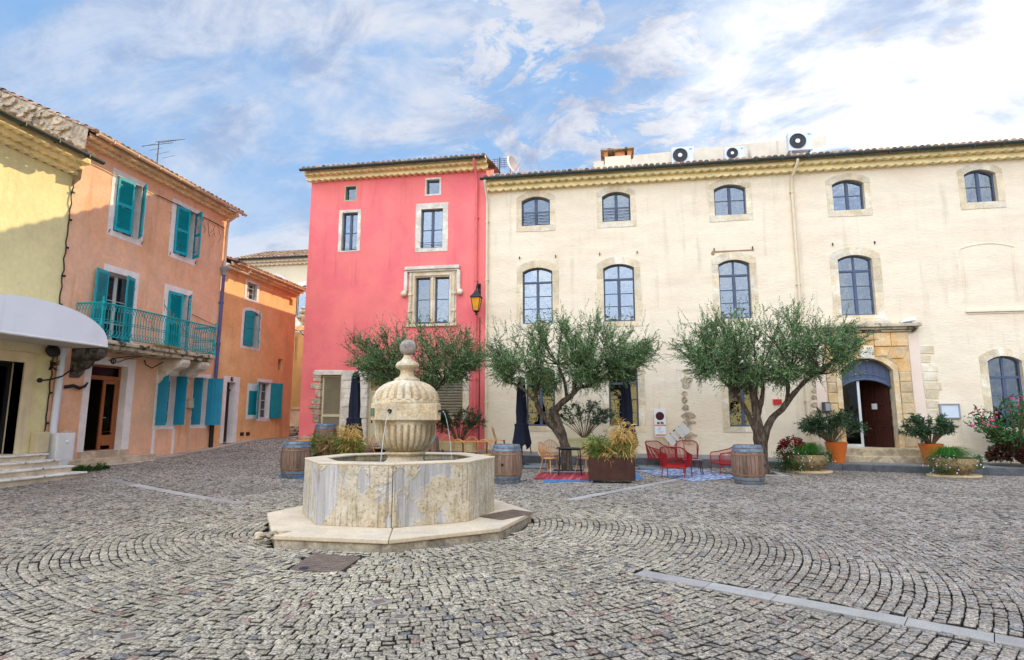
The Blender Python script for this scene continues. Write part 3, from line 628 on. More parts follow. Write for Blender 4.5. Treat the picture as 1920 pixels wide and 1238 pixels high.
# ================================================================== CREAM BUILDING
def opx(conv,xl,xr,yt,yb):
    ym=(yt+yb)/2; xm=(xl+xr)/2
    return conv(xl,ym)[0],conv(xr,ym)[0],conv(xm,yb)[1],conv(xm,yt)[1]
def cream():
    U0,U1=-4.80,18.5; VT=10.74; B=thing('cream_building','long cream three storey building with blue grey windows and a stone doorway','building',(6,YF,.2),world=True)
    top=[(978,1031,369,423),(1129,1182,360,415),(1339,1399,346,403),(1561,1621,337,394),(1809,1869,318,379)]
    first=[(980,1036,502,607),(1132,1190,495,606),(1349,1408,487,600),(1574,1639,478,595)]
    grd=[(987,1041,703,803),(1142,1197,700,800),(1366,1421,697,796),(1857,1922,668,792)]
    holes=[]; wins=[]
    for k,a in enumerate(top): u0,u1,v0,v1=opx(C,*a); wins.append(('t',k,(u0,u1,v0,v1,.17)))
    for k,a in enumerate(first): u0,u1,v0,v1=opx(C,*a); wins.append(('f',k,(u0,u1,5.22 if k<3 else 5.22,v1,.16)))
    for k,a in enumerate(grd): u0,u1,v0,v1=opx(C,*a); wins.append(('g',k,(u0,u1,1.30,3.55 if k<3 else 3.69,.18)))
    for ty,k,a in wins: holes.append(arch(*grow(a,.06)))
    # doorway opening
    d0,d1=C(1581,760)[0],C(1679,760)[0]; dv0,dv1=.58,C(1630,672)[1]; door=(d0,d1,dv0,dv1,.42)
    holes.append(arch(d0-.1,d1+.1,.20,dv1+.1,.44))
    f5=opx(C,1806,1908,447,590); f5=(f5[0],f5[1],5.35,7.62,.16)
    mb=MB(MC); wall_face(mb,[(U0,-.4),(U1,-.4),(U1,VT),(U0,VT)],holes)
    for h in holes: reveal(mb,h,-.3,0)
    mb.add([(U0,-.4,0),(U0,-.4,-11),(U0,VT,-11),(U0,VT,0)],[(0,1,2,3)]); mb.add([(U1,-.4,0),(U1,-.4,-11),(U1,VT,-11),(U1,VT,0)],[(0,1,2,3)])
    mb.add([(U0,-.4,-11),(U1,-.4,-11),(U1,VT,-11),(U0,VT,-11)],[(0,1,2,3)]); mb.add([(U0,-.3,-.5),(U1,-.3,-.5),(U1,-.3,-10.9),(U0,-.3,-10.9)],[(0,1,2,3)])
    wl=mb.build('wall',CREAM,B,fix=False)
    # walled-up opening outlined in the render
    mb=MB(MC); mb.ring(arch(*grow(f5,.045)),arch(*f5),-.01,.018); mb.box(f5[0]-.06,f5[2]-.14,-.01,f5[1]+.9,f5[2]-.05,.07); mb.box(f5[0],f5[2]-.20,-.01,f5[1]+.9,f5[2]-.155,.03)
    mb.build('blind_opening',CREAM,B,bevel=.008)
    for ty,k,a in wins:
        u0,u1,v0,v1,r=a; m=FRAME if (ty,k) not in(('f',3),('g',3),('t',4)) else FRAMEL
        if ty=='t':
            f=sash(MC,u0,u1,v0,v1,r,B,m,bars=(.5,),curtain=(.3,0,.22,0,.35)[k]); surround(MC,*a,.21,.24,STONE,f,seed=k,top=.25)
            if k<2: rail(MC,u0,u1,[v0+.12+.13*i for i in range(4)],f,-.06,FRAME)
        elif ty=='f':
            tr=v0+(v1-v0)*.74; f=sash(MC,u0,u1,v0,v1,r,B,m,bars=(.27,.49),transom=tr,curtain=.26 if k in(0,1) else 0); surround(MC,*a,.24 if k<3 else .27,.2,STONE,f,seed=10+k,top=.30)
        else:
            tr=v0+(v1-v0)*.70; f=sash(MC,u0,u1,v0,v1,r,B,m,bars=(.22,.44),transom=tr,curtain=.0); surround(MC,*a,.25,.2,STONE,f,seed=20+k,top=.26)
    # little iron hooks beside the first-floor arches and a broken hood over the third
    for ty,k,a in wins:
        if ty=='f' :
            for u in (a[0]-.12,a[1]+.14): MB(MC).box(u-.015,a[3]+.37,0,u+.015,a[3]+.47,.05).build('wall_hook',BLACK,B)
    mb=MB(MC); a=wins[7][2]; mb.prism([(a[0]-.24,a[3]+.27),(a[0]-.2,a[3]+.20),(a[0]-.12,a[3]+.22),(a[0]-.1,a[3]+.30),(a[1]+.1,a[3]+.32),(a[1]+.18,a[3]+.30),(a[1]+.2,a[3]+.36),(a[0]-.2,a[3]+.36)],-.01,.02); mb.build('hood_scar',mat('brown_stone',(.36,.22,.13),.9,.25,6,bump=.5),B)
    # eaves
    genoise('cornice',MC,U0,U1,VT+.30,.42,2,CORN,B,h=.19,p=.30,A=.035)
    tile_roof(MC,U0,U1,VT+.33,.55,15,5.5,B,seed=4)
    gutter(MC,U0-.12,U1,VT+.30,.60,ZINC,B,.085)
    # party-wall end and rear slope so that the volume is closed
    mb=MB(MC); mb.add([(U0,VT-.02,0),(U1,VT-.02,0),(U1,VT+1.5,-4.6),(U0,VT+1.5,-4.6)],[(0,1,2,3)]); mb.add([(U0,VT+1.5,-4.6),(U1,VT+1.5,-4.6),(U1,VT,-11),(U0,VT,-11)],[(0,1,2,3)]); mb.build('roof_deck',TILE,B,fix=False)
    # rain pipes
    ua=C(913,600)[0]; pipe(MC,[(ua,VT+.22,.60),(ua,VT+.05,.55),(ua,VT-.35,.12),(ua,VT-.6,.09),(ua,.35,.09)],.05,CREAMPIPE,B,clips=[(ua,v,.09) for v in (9.4,7,4.6,2.2)])
    ub=6.82; pipe(MC,[(ub+.12,VT+.22,.60),(ub+.1,VT+.05,.55),(ub+.02,VT-.3,.14),(ub,VT-.6,.09),(ub,.30,.09)],.052,CREAMPIPE,B,clips=[(ub,v,.09) for v in (9.9,6.4,5.3,3.9,2.2)])
    # stone toothing showing through the render
    mb=MB(MC); g=random.Random(12)
    def blobs(xa,xb,ya,yb,n,smin,smax,left=True):
        for i in range(n):
            y=ya+(yb-ya)*(i+.5)/n+g.uniform(-3,3); wd=g.uniform(smin,smax); x=xa+wd/2 if left else xb-wd/2
            u,v=C(x+g.uniform(-1,1),y); mb.prism(blob(u,v,wd/50*.62,(yb-ya)/n/50*.62*g.uniform(.55,1),10,g),-.02,.014+g.uniform(0,.008),inset=.1)
    blobs(1279,1310,690,838,11,9,26); mb.build('rubble_patch',RUBBLE,B); mb=MB(MC); blobs(1522,1538,690,790,8,7,16); 
    mb.build('rubble_patch',RUBBLE,B)
    mb=MB(MC)
    for i in range(9):
        y0=648+i*17; x0=1722+i*2.2; wd=g.uniform(16,30) if i<2 else g.uniform(24,36); p=[C(x0,y0),C(x0+wd,y0+g.uniform(-2,2)),C(x0+wd+g.uniform(-2,3),y0+15.5),C(x0+2,y0+15.5)]
        mb.prism(p,-.02,.012+g.uniform(0,.012),inset=.03)
    mb.build('quoin_strip',STONE,B,bevel=.01)
    # ---------------- doorway
    P=MB(MC); Dm=P; jl=C(1553,760)[0]; jr=C(1713,760)[0]; g=random.Random(2)
    yb=[.62,.98,1.36,1.73,2.10,2.47,2.83,3.18]
    inn=arch(d0,d1,.59,dv1,.42,10); out=arch(d0-.17,d1+.17,.585,dv1+.17,.44,10); P.ring(out,inn,-.30,.055); f=P.build('doorway',mat('ochre_sandstone',(.64,.43,.20),.85,.2,3,bump=.6,bscale=20,col2=(.68,.55,.36),c2=(.42,.6),c2scale=1.3,bdist=.012,fine=.12),B,bevel=.02)
    for (a,b) in ((jl,d0-.172),(d1+.172,jr)):
        P=MB(MC)
        for v0,v1 in zip(yb,yb[1:]): P.box(a+g.uniform(0,.02),v0+.012,-.25,b-g.uniform(0,.02),v1-.012,.085+g.uniform(-.008,.008))
        P.box(a-.02,.36,-.25,b+.02,.615,.12); P.box(a+.02,.62,-.26,b-.02,3.2,.06); P.build('rusticated_jamb',mat('tan_sandstone',(.60,.45,.26),.85,.2,3,isl=.12,bump=.6,bscale=20,col2=(.66,.44,.20),c2=(.52,.66),c2scale=1.3,bdist=.012,fine=.12),f,bevel=.022)
    dv=dv1
    P=MB(MC); vs_=3.2; # spandrels and voussoirs above
    o2=arch(d0-.175,d1+.175,.585,dv+.175,.44,10)[2:]
    P.prism([(jl,vs_),(d0-.18,vs_)]+[p for p in o2[::-1] if p[1]>vs_]+[(d1+.18,vs_),(jr,vs_),(jr,4.06),(jl,4.06)],-.25,.06)
    um=(d0+d1)/2
    for k in (-2,-1,1,2):
        a=k*.26; P.prism([(um+a*1.9-.20+ (0 if k<0 else 0),dv-.02+.18-abs(k)*.09),(um+a*1.9+.20,dv-.02+.18-abs(k)*.09),(um+a*2.25+.22,4.04),(um+a*2.25-.22,4.04)],.0,.085+.004*k)
    for i in range(5): x=jl+(jr-jl)*i/5; P.box(x+.008,4.09,-.25,x+(jr-jl)/5-.008,4.56,.075+.006*(i%2))
    P.build('arch_stones',STONEO,f,bevel=.012)
    P=MB(MC); P.prism([(um-.16,dv-.02),(um+.16,dv-.02),(um+.22,4.0),(um-.22,4.0)],.0,.15); P.build('keystone',STONEW,f,bevel=.015)
    P=MB(MC); sx0,sx1=jl-.12,jr+.18
    for (a,b,w_) in ((4.58,4.66,.14),(4.66,4.74,.22),(4.74,4.86,.32)): P.box(sx0-w_*.8,a+.002,-.2,sx1+w_*.6,b,w_)
    P.build('door_cornice',DARKST,f,bevel=.02)
    u0,u1,v0,v1,r=wins[8][2]; P=MB(MC); P.box(u0-.36,4.87,-.2,u1+.36,4.985,.20); P.box(u0-.30,4.987,-.2,u1+.30,5.10,.12); P.build('window_ledge',STONE,f,bevel=.02)
    for a,b in ((jl-.36,jl-.02),(jr+.02,jr+.36)):
        P=MB(MC); P.box(a,.3,-.02,b,4.5 if a>d1 else 3.3,.028); P.build('pilaster',mat('pink_cream_render',(.78,.62,.50),.9,.06,1,bump=.3,bscale=10),f,bevel=.006)
    # blue grey boarded tympanum with an arched lower edge
    tb=C(1630,716)[1]; P=MB(MC); lo=arch(d0+.02,d1-.02,0,tb+.10,.26,10)[2:]; hi=arch(d0+.02,d1-.02,0,dv-.02,.42,10)[2:]
    P.prism([(d0+.02,tb-.16)]+lo[::-1]+[(d1-.02,tb-.16)]+hi,-.26,-.20)
    for i in range(8):
        u=d0+.12+(d1-d0-.24)*i/7; P.box(u-.012,tb+.08,-.21,u+.012,dv-.10 if 1<i<6 else dv-.27,-.185)
    P.tube([(x,y-.0,-.19) for x,y in lo],.045,6); P.tube([(x,y+.17,-.19) for x,y in lo[1:-1]],.014,5)
    P.build('tympanum',FRAMEL,f,bevel=.004)
    # porch behind: rubble side wall, dark depth
    P=MB(MC); P.add([(d0,.6,-.3),(d0,.6,-2.6),(d0,3.6,-2.6),(d0,3.6,-.3),(d1,.6,-.3),(d1,.6,-2.6),(d1,3.6,-2.6),(d1,3.6,-.3)],[(0,1,2,3),(4,5,6,7),(1,2,6,5),(3,2,6,7)]); P.build('porch_wall',mat('porch_rubble',(.30,.22,.14),.95,.5,5,bump=1,bscale=9,bdist=.05,col2=(.10,.08,.06),c2scale=6),f,fix=False)
    P=MB(MC); P.box(d0-.2,.40,-2.6,d1+.2,.575,-.02); P.build('porch_floor',STONEW,f)
    # glazed leaf on the left, dark red door folded back on the right
    gl0,gl1=d0+.06,d0+.06+.62; P=MB(MC); H=2.42
    P.ring([(gl0,.59),(gl1,.59),(gl1,.59+H),(gl0,.59+H)],[(gl0+.05,.70),(gl1-.09,.70),(gl1-.09,.54+H),(gl0+.05,.54+H)],-.34,-.27); P.box(gl0-.06,.59,-.36,gl0-.01,.59+H,-.27)
    q=P.build('glass_door',mat('aluminium_frame',(.62,.66,.68),.35,.05,3,metal=.5),f,bevel=.006)
    P=MB(MC); P.box(gl0+.04,.69,-.31,gl1-.08,.55+H,-.303); P.build('pane',GLASSD,q)
    P=MB(MC@Matrix.Translation((d1-.03,.59,-.33))@Matrix.Rotation(R(-56),4,'Y')@Matrix.Diagonal((-1,1,1,1))); Wd=1.0
    P.box(0,0,0,Wd,2.75,.05)
    for (a,b) in ((.12,.75),(.9,1.5),(1.62,2.5)):
        for c in (.1,.55): P.ring([(c,a),(c+.36,a),(c+.36,b),(c,b)],[(c+.05,a+.05),(c+.31,a+.05),(c+.31,b-.05),(c+.05,b-.05)],.05,.068)
    q=P.build('door',DARKW,f,bevel=.004)
    P=MB(MC@Matrix.Translation((d1-.03,.59,-.33))@Matrix.Rotation(R(-56),4,'Y')@Matrix.Diagonal((-1,1,1,1))); P.box(.42,1.32,.07,.62,1.52,.078); P.build('notice',WHITE,q)
    # small plaque with a printed emblem on the left of the arch
    pu,pv=C(1629,661); P=MB(MC); P.box(pu-.19,pv-.23,.062,pu+.13,pv+.23,.095); q=P.build('plaque',mat('cream_plaque',(.78,.70,.48),.6,.05,3),f,bevel=.004)
    P=MB(MC)
    for x,y,a,b in ((-.10,.07,.05,.09),(-.03,.07,.05,.09),(.04,.07,.03,.09),(-.08,-.02,.2,.025),(-.08,-.10,.18,.04)): P.box(pu+x,pv+y,.096,pu+x+a,pv+y+b,.099)
    P.build('emblem',mat('dark_print',(.05,.06,.06),.7,0),q)
    # steps
    st=mat('worn_step',(.52,.42,.27),.9,.2,3,isl=.1,bump=.5,bscale=20,col2=(.30,.24,.16),c2scale=3,fine=.12)
    P=MB(MC); za=kerb_top(9)+.03
    P.box(jl+.1,za-.1,-.3,jr-.05,.585,.42); P.box(jl-.15,za-.12,.0,jr+.22,.36,.82); P.build('door_step',st,f,bevel=.03)
    return B
cream_b=cream()

# things fixed to or standing on the cream building
def facade_bits():
    g=random.Random(5)
    u0,v0=C(1762,785); u1,v1=C(1797,757); bd=thing('notice_board','white framed notice board mounted low on cream wall right of doorway','notice board',(u0,YF,v0),world=True)
    P=MB(MC); P.ring([(u0,v0),(u1,v0),(u1,v1),(u0,v1)],[(u0+.05,v0+.04),(u1-.04,v0+.04),(u1-.04,v1-.04),(u0+.05,v1-.04)],.0,.08); P.build('board_frame',GREY,bd,bevel=.006)
    P=MB(MC); P.box(u0+.04,v0+.03,.0,u1-.03,v1-.03,.05); P.build('board_panel',mat('pale_blue_panel',(.60,.66,.72),.4,.05,3),bd)
    u,v=C(1548,764); mbx=thing('meter_box','small grey meter box beside the left door jamb','meter box',(u,YF,v),world=True)
    P=MB(MC); P.box(u-.13,v-.16,.02,u+.11,v+.18,.17); P.build('casing',DGREY,mbx,bevel=.01)
    P=MB(MC); P.box(u-.06,v-.12,.171,u+.09,v+.14,.18); P.box(u-.02,v-.36,.02,u+.06,v-.16,.07); P.build('cover',GREY,mbx,bevel=.01)
    # flood lamp lying on the door cornice
    u,v=C(1700,607); fl=thing('flood_lamp','white flood lamp lying on the stone door cornice','lamp',(u,YF-.2,4.87),world=True)
    P=MB(MC@Matrix.Translation((u-.05,4.90,.2))@Matrix.Rotation(R(8),4,'Z')); P.prism([(-.22,0),(.22,0),(.26,.08),(.05,.15),(-.10,.12)],-.12,.12); P.build('housing',WHITE,fl,bevel=.02)
    P=MB(MC); P.box(u-.3,4.865,.12,u+.1,4.90,.18); P.build('bracket',GREY,fl)
    # roof plant: parapet wall, chimney, three condensers, skylight, dish, antenna
    YR=26.2
    x0,z0=C(1113,300,YR); x1,z1=C(1549,262,YR); pr=thing('roof_parapet','pale rendered wall rising behind the cream building roof','wall',(x0,YR,11.4),world=True)
    P=MB(); P.prism([(x0,11.5),(x1,11.5),(x1,C(1549,255,YR)[1]),(C(1330,277,YR)[0],C(1330,277,YR)[1]),(C(1165,294,YR)[0],C(1165,294,YR)[1]),(x0,C(1113,304,YR)[1])],0,.4,Matrix.Translation((0,YR+.4,0))@Matrix(((1,0,0,0),(0,0,-1,0),(0,1,0,0),(0,0,0,1)))); P.build('wall',mat('roof_wall_render',(.66,.58,.45),.9,.1,1.5,streak=.9,scol=(.25,.22,.19),bump=.3,bscale=12),pr)
    P=MB(); a=C(1113,303,YR); b=C(1330,276,YR); c=C(1549,254,YR); P.tube([(a[0],YR+.2,a[1]),(b[0],YR+.2,b[1]),(c[0],YR+.2,c[1])],.06,6); P.build('coping',ZINC,pr)
    YC=24.6; cx,cz=C(1158,300,YC); ch=thing('chimney','square orange chimney with dark cap on the cream building','chimney',(cx,YC,11.7),world=True)
    P=MB(); P.box(cx-.55,YC-.35,11.4,cx+.55,YC+.45,cz+.02); P.build('stack',CREAM,ch,bevel=.01)
    P=MB(); 
    for s_ in (-1,1): P.box(cx+s_*.5-.09,YC-.35,cz+.021,cx+s_*.5+.09,YC+.45,cz+.26)
    P.box(cx-.12,YC-.3,cz+.021,cx+.3,YC-.1,cz+.24); P.build('brick_vent',mat('orange_brick',(.60,.24,.10),.9,.2,6,bump=.4),ch,bevel=.006)
    P=MB(); P.box(cx-.72,YC-.5,cz+.262,cx+.70,YC+.6,cz+.34); P.build('cap',DARKST,ch,bevel=.02)
    ACW=mat('condenser_casing',(.62,.63,.65),.5,.05,3)
    def ac(px,yt,pb,YA,wpx,label,small=False):
        x0,zt=C(px,yt,YA); x1,_=C(px+wpx,yt,YA); _,zb=C(px,pb,YA); wd=x1-x0; h=zt-zb
        o=thing('air_conditioner',label,'air conditioner',(x0+wd/2,YA,zb),group='condensers on the cream roof',world=True)
        P=MB(); P.box(x0,YA,zb,x1,YA+.34,zt); P.build('casing',ACW,o,bevel=.015)
        P=MB(); fx=x0+wd*.38; fz=(zt+zb)/2; r=min(h*.42,wd*.34)
        T=Matrix.Translation((fx,YA-.004,fz))@Matrix.Rotation(PI/2,4,'X')
        P.lathe([(r*1.0,0),(r*1.0,.03),(r*.94,.03),(r*.94,.0)],28,T)
        for k in range(4): P.lathe([(r*(.22+.2*k),.018),(r*(.22+.2*k)+.008,.026),(r*(.22+.2*k)+.016,.018)],24,T,cap=False)
        for k in range(12): a=2*PI*k/12; P.tube([T@Vector((.04*math.cos(a),.04*math.sin(a),.02)),T@Vector((r*.95*math.cos(a),r*.95*math.sin(a),.02))],.007,4)
        P.build('fan_grille',DGREY,o)
        P=MB(); P.lathe([(.001,.0),(r*.95,.0),(r*.95,.004),(.001,.004)],24,T); P.build('fan_well',mat('dark_well',(.05,.055,.06),.6,.2),o)
        P=MB(); P.lathe([(.001,.02),(r*.3,.02),(r*.25,.035),(.001,.04)],20,T); P.build('hub',WHITE,o)
        P=MB(); P.box(x0+wd*.80,YA-.006,zt-h*.19,x0+wd*.93,YA-.002,zt-h*.12); P.build('badge',mat('cyan_badge',(.05,.4,.6),.5,0),o)
        P=MB(); P.box(x0+.05,YA+.02,11.4,x0+.12,YA+.3,zb); P.box(x1-.12,YA+.02,11.4,x1-.05,YA+.3,zb); P.build('foot',GREY,o)
        return o
    ac(1259,277,308,25.2,41,'white air conditioner nearest the chimney on the roof edge')
    ac(1358,277,300,25.4,38,'smaller white air conditioner half hidden in middle of the roof',True)
    ac(1477,249,283,25.0,46,'largest white air conditioner standing high at right of roof wall')
    x,z=C(1553,279,25); sk=tag(MB().ball((x,25,z-.36),.9,28,14,(1,1,.44)).build('skylight_dome',mat('milky_acrylic',(.62,.72,.84),.3,.03),loc=(x,25,z-.3),smooth=True),'low translucent skylight dome on the roof right of condensers','skylight')
    YD=23.6; x,z=C(959,310,YD); ds=thing('satellite_dish','pale satellite dish behind the roof beside pink house','satellite dish',(x,YD,z-.3),world=True)
    T=Matrix.Translation((x,YD,z))@Matrix.Rotation(R(60),4,'Z')@Matrix.Rotation(R(78),4,'X')
    P=MB(); P.lathe([(.001,0),(.15,.012),(.30,.05),(.40,.09),(.395,.10),(.29,.06),(.001,.012)],24,T,cap=False); P.build('dish',mat('dish_paint',(.62,.50,.45),.6,.1),ds,smooth=True)
    P=MB(); P.tube([(x-.05,YD+.05,z-1.1),(x-.05,YD+.05,z+.1)],.03,8); P.tube([T@Vector((0,-.38,.09)),T@Vector((0,-.1,.5))],.012,6); P.build('mast',GREY,ds)
    x,z=C(936,310,YD); an=thing('roof_antenna','rusty aerial leaning behind roof beside the satellite dish','antenna',(x,YD,z-.3),world=True)
    P=MB(); P.tube([(x,YD,z-1),(x+.02,YD,z+.35)],.025,6); P.build('mast',FENCER,an)
    P=MB()
    for k in range(5): P.tube([(x-.28,YD-.05,z-.10+.09*k),(x+.34,YD+.05,z-.06+.09*k)],.012,5)
    for k in range(4): P.tube([(x-.2+.14*k,YD,z-.15),(x-.2+.14*k,YD,z+.28)],.009,5)
    P.build('elements',FENCER,an)
    # no-parking board and folded parasol leaning on the wall
    x,y=C(1237,800)[0],YF-.22; zg=gz(x,y); sg=thing('parking_sign','no parking sign board with white notice leaning beside red chairs','sign',(x,y,zg),0)
    P=MB(); P.box(-.02,-.0,.0,.02,.03,1.85); P.build('post',mat('cream_post',(.66,.56,.40),.6,.05),sg)
    P=MB(); P.box(-.20,-.03,.62,.20,-.002,1.62); bo=P.build('board',WHITE,sg,bevel=.006)
    P=MB(); T=Matrix.Translation((0,-.03,1.36))@Matrix.Rotation(PI/2,4,'X'); P.lathe([(.001,0),(.15,0),(.15,.006),(.001,.006)],32,T); P.build('red_disc',mat('maroon_disc',(.055,.004,.012),.5,.1),bo)
    P=MB(); P.box(-.11,-.037,1.09,-.02,-.031,1.13);P.box(-.10,-.037,1.13,-.06,-.031,1.16);P.box(.02,-.037,1.10,.12,-.031,1.14);P.tube([(-.02,-.034,1.13),(.06,-.034,1.17)],.007,4)
    for xx in (-.09,-.04,.04,.10): P.cbox((xx,-.034,1.085),(.03,.006,.03))
    P.build('tow_truck_pictogram',mat('black_print',(.01,.01,.01),.7,0),bo)
    P=MB(); P.box(-.20,-.037,1.01,.20,-.031,1.05); P.box(-.18,-.037,.66,.19,-.031,.70); P.build('orange_band',mat('orange_band',(.60,.22,.02),.6,.1),bo)
    P=MB(); P.box(-.17,-.038,.72,.17,-.032,1.0); pa=P.build('paper',mat('paper',(.80,.80,.82),.8,.03),bo)
    P=MB()
    for k in range(6):
        z=.955-.035*k; x0=-.09+g.uniform(-.03,.03)
        P.tube([(x0+i*.022,-.040,z+g.uniform(-.007,.007)) for i in range(g.randint(5,9))],.0035,4)
    P.build('handwriting',mat('blue_ink',(.05,.07,.35),.7,0),pa)
    x=C(1268,815)[0]; y=YF-.25; zg=gz(x,y); bd=thing('folding_board','pale slatted folding table leaning tilted against the cream wall','folding table',(x,y,zg),0)
    T=Matrix.Translation((0,-.05,.72))@Matrix.Rotation(R(-38),4,'Y'); P=MB(T)
    for (a,b) in ((-.42,-.20),(-.16,-.05),(.04,.20),(.21,.44)): P.box(a,-.02,-.21,b,.0,.21)
    P.build('slats',mat('pale_slats',(.62,.60,.56),.7,.08),bd,bevel=.004)
    P=MB(T); P.box(-.42,.001,-.19,.44,.025,-.14); P.box(-.42,.001,.14,.44,.025,.19); P.build('batten',mat('brown_batten',(.22,.09,.02),.7,.1),bd)
    P=MB(); P.tube([(.15,.0,.72),(.28,.02,.0)],.018,6); P.tube([(-.3,.1,.5),(-.32,.02,.0)],.018,6); P.build('leg',CANEL,bd)
    # red fire-call label and box half hidden by the olive
    u,v=C(1456,752); rb=tag(MB(MC).box(u-.12,v-.12,.0,u+.16,v+.06,.06).build('red_sign',mat('red_sign',(.55,.02,.03),.6,.05),loc=(u,YF,v),bevel=.006),'small red sign on the cream wall behind the olive fork','sign')
facade_bits()

# ================================================================== PINK HOUSE
def pink():
    U0,U1=-12.47,-4.80; VT=11.60; B=thing('pink_house','tall pink house with ochre cornice and stone framed windows','house',(-8.6,YF,.4),world=True)
    A=opx(C,648,667,350,375); Bq=opx(C,800,824,337,364); Cq=opx(C,641,670,399,470); Dq=opx(C,789,830,392,465); E=opx(C,779,842,520,605)
    SD=opx(C,600,638,704,822); DR=opx(C,688,722,712,832); LV=opx(C,800,868,707,800)
    LV=(C(806,750)[0],LV[1],1.55,LV[3])
    SD=(SD[0],SD[1],.70,SD[3]); DR=(DR[0],DR[1]+.55,.52,DR[3])
    hs=[A,Bq,Cq,Dq,E,SD,DR,LV]; holes=[arch(a[0]-.05,a[1]+.05,a[2]-.05,a[3]+.05) for a in hs]
    mb=MB(MC); wall_face(mb,[(U0,.35),(U1,.10),(U1,VT),(U0,VT)],holes)
    for h in holes: reveal(mb,h,-.3,0)
    D=1.6
    for U in (U0,U1): mb.add([(U,.1,0),(U,VT,0),(U,VT+.75,-D),(U,.1,-D)],[(0,1,2,3)])
    mb.add([(U0,.1,-D),(U1,.1,-D),(U1,VT+.75,-D),(U0,VT+.75,-D)],[(0,1,2,3)])
    # lower wing behind
    for a,b in (((U0,-D),(U0,-11)),((U0,-11),(U1,-11)),((U1,-11),(U1,-D))): mb.add([(a[0],.1,a[1]),(b[0],.1,b[1]),(b[0],8.7,b[1]),(a[0],8.7,a[1])],[(0,1,2,3)])
    mb.build('wall',PINK,B,fix=False)
    mb=MB(MC); mb.box(U0,8.7,-11,U1,8.85,-D-.01); mb.add([(U0,VT,0),(U1,VT,0),(U1,VT+.75,-D),(U0,VT+.75,-D)],[(0,1,2,3)]); mb.build('roof_deck',TILE,B)
    genoise('cornice',MC,U0-.12,U1+.12,VT+.36,.46,2,CORN,B,h=.17,p=.27,A=.035)
    tile_roof(MC,U0-.15,U1+.12,VT+.37,.60,12,3.4,B,seed=9)
    gutter(MC,U0-.2,U1+.10,VT+.34,.66,ZINC,B,.085)
    # windows
    f=sash(MC,*A,0,B,bars=(),stile=False,name='window'); s=MB(MC); s.ring(arch(A[0]-.05,A[1]+.05,A[2]-.05,A[3]+.05),arch(*A),-.24,.004); s.build('stone_surround',mat('greenish_stone',(.42,.42,.27),.9,.12),f)
    f=sash(MC,*Bq,0,B,bars=(),stile=False); surround(MC,*Bq,0,.07,.07,STONEW,f,seed=31,top=.08)
    f=sash(MC,*Cq,0,B,bars=(.48,)); surround(MC,*Cq,0,.14,.05,STONEW,f,seed=32,top=.12); rail(MC,Cq[0],Cq[1],[Cq[2]+.12],f,-.05)
    f=sash(MC,*Dq,0,B,bars=(.48,)); surround(MC,*Dq,0,.22,.16,STONEW,f,seed=33,top=.25); rail(MC,Dq[0],Dq[1],[Dq[2]+.10,Dq[2]+.24],f,-.05)
    # mullioned window with a hood mould
    um=(E[0]+E[1])/2; f=None
    for a,b in ((E[0],um-.10),(um+.10,E[1])):
        q=sash(MC,a,b,E[2],E[3],0,B,bars=(.52,),stile=False); f=f or q
    P=MB(MC); P.box(um-.10,E[2],-.22,um+.10,E[3],-.02); P.tube([(um,E[2],-.01),(um,E[3],-.01)],.045,8)
    for s_ in (-1,1):
        e=E[0] if s_<0 else E[1]; a,b=sorted((e,e+s_*.30)); P.box(a,E[2]-.05,-.24,b,E[3]+.26,.02)
        P.tube([(e+s_*.06,E[2],.03),(e+s_*.06,E[3]+.05,.03)],.045,8); P.tube([(e+s_*.20,E[2],.045),(e+s_*.20,E[3]+.2,.045)],.055,8)
        for vv in (.25,.62): P.cbox((e+s_*.2,E[2]+(E[3]-E[2])*vv,.05),(.16,.07,.14))
    P.box(E[0],E[3],-.24,E[1],E[3]+.26,.02); P.tube([(E[0]-.08,E[3]+.08,.03),(E[1]+.08,E[3]+.08,.03)],.045,8)
    P.box(E[0]-.36,E[2]-.16,-.2,E[1]+.36,E[2]-.052,.08)
    P.build('carved_surround',STONE,f,bevel=.012)
    P=MB(MC); hv=E[3]+.30; e0,e1=E[0]-.40,E[1]+.40; hb=C(757,548)[1]
    P.box(e0-.04,hv,-.05,e1+.04,hv+.14,.17); P.box(e0-.02,hv-.07,-.05,e1+.02,hv-.002,.11)
    for x in (e0,e1): P.box(x-.07,hb,-.05,x+.07,hv-.072,.13)
    h=P.build('hood_mould',DARKST if False else STONEW,f,bevel=.02)
    for x,s_ in ((e0,-1),(e1,1)): MB(MC).ball((x+s_*.06,hb-.09,.10),.13,14,10,(1,1,.8)).build('carved_head',STONE,h,smooth=True)
    # ground floor: shutter door with rough stones
    P=MB(MC); a,b,v0,v1=SD; P.ring([(a,v0),(b,v0),(b,v1),(a,v1)],[(a+.07,v0+.07),(b-.09,v0+.07),(b-.09,v1-.06),(a+.07,v1-.06)],-.20,-.13); vm=v0+(v1-v0)*.38; P.box(a+.07,vm-.05,-.20,b-.09,vm+.05,-.13)
    f=P.build('shuttered_door',BEIGEW,B,bevel=.006); P=MB(MC); y=v0+.09
    while y<v1-.07:
        if abs(y-vm)>.06: P.cbox((0,0,0),(b-a-.17,.045,.007),Matrix.Translation(((a+b)/2-.01,y,-.165))@Matrix.Rotation(R(45),4,'X'))
        y+=.04
    P.box(a+.05,v0+.05,-.21,b-.05,v1-.05,-.20); P.build('louvres',mat('grey_beige_louvre',(.42,.36,.25),.7,.1),f)
    P=MB(MC); g=random.Random(8); y=.30; 
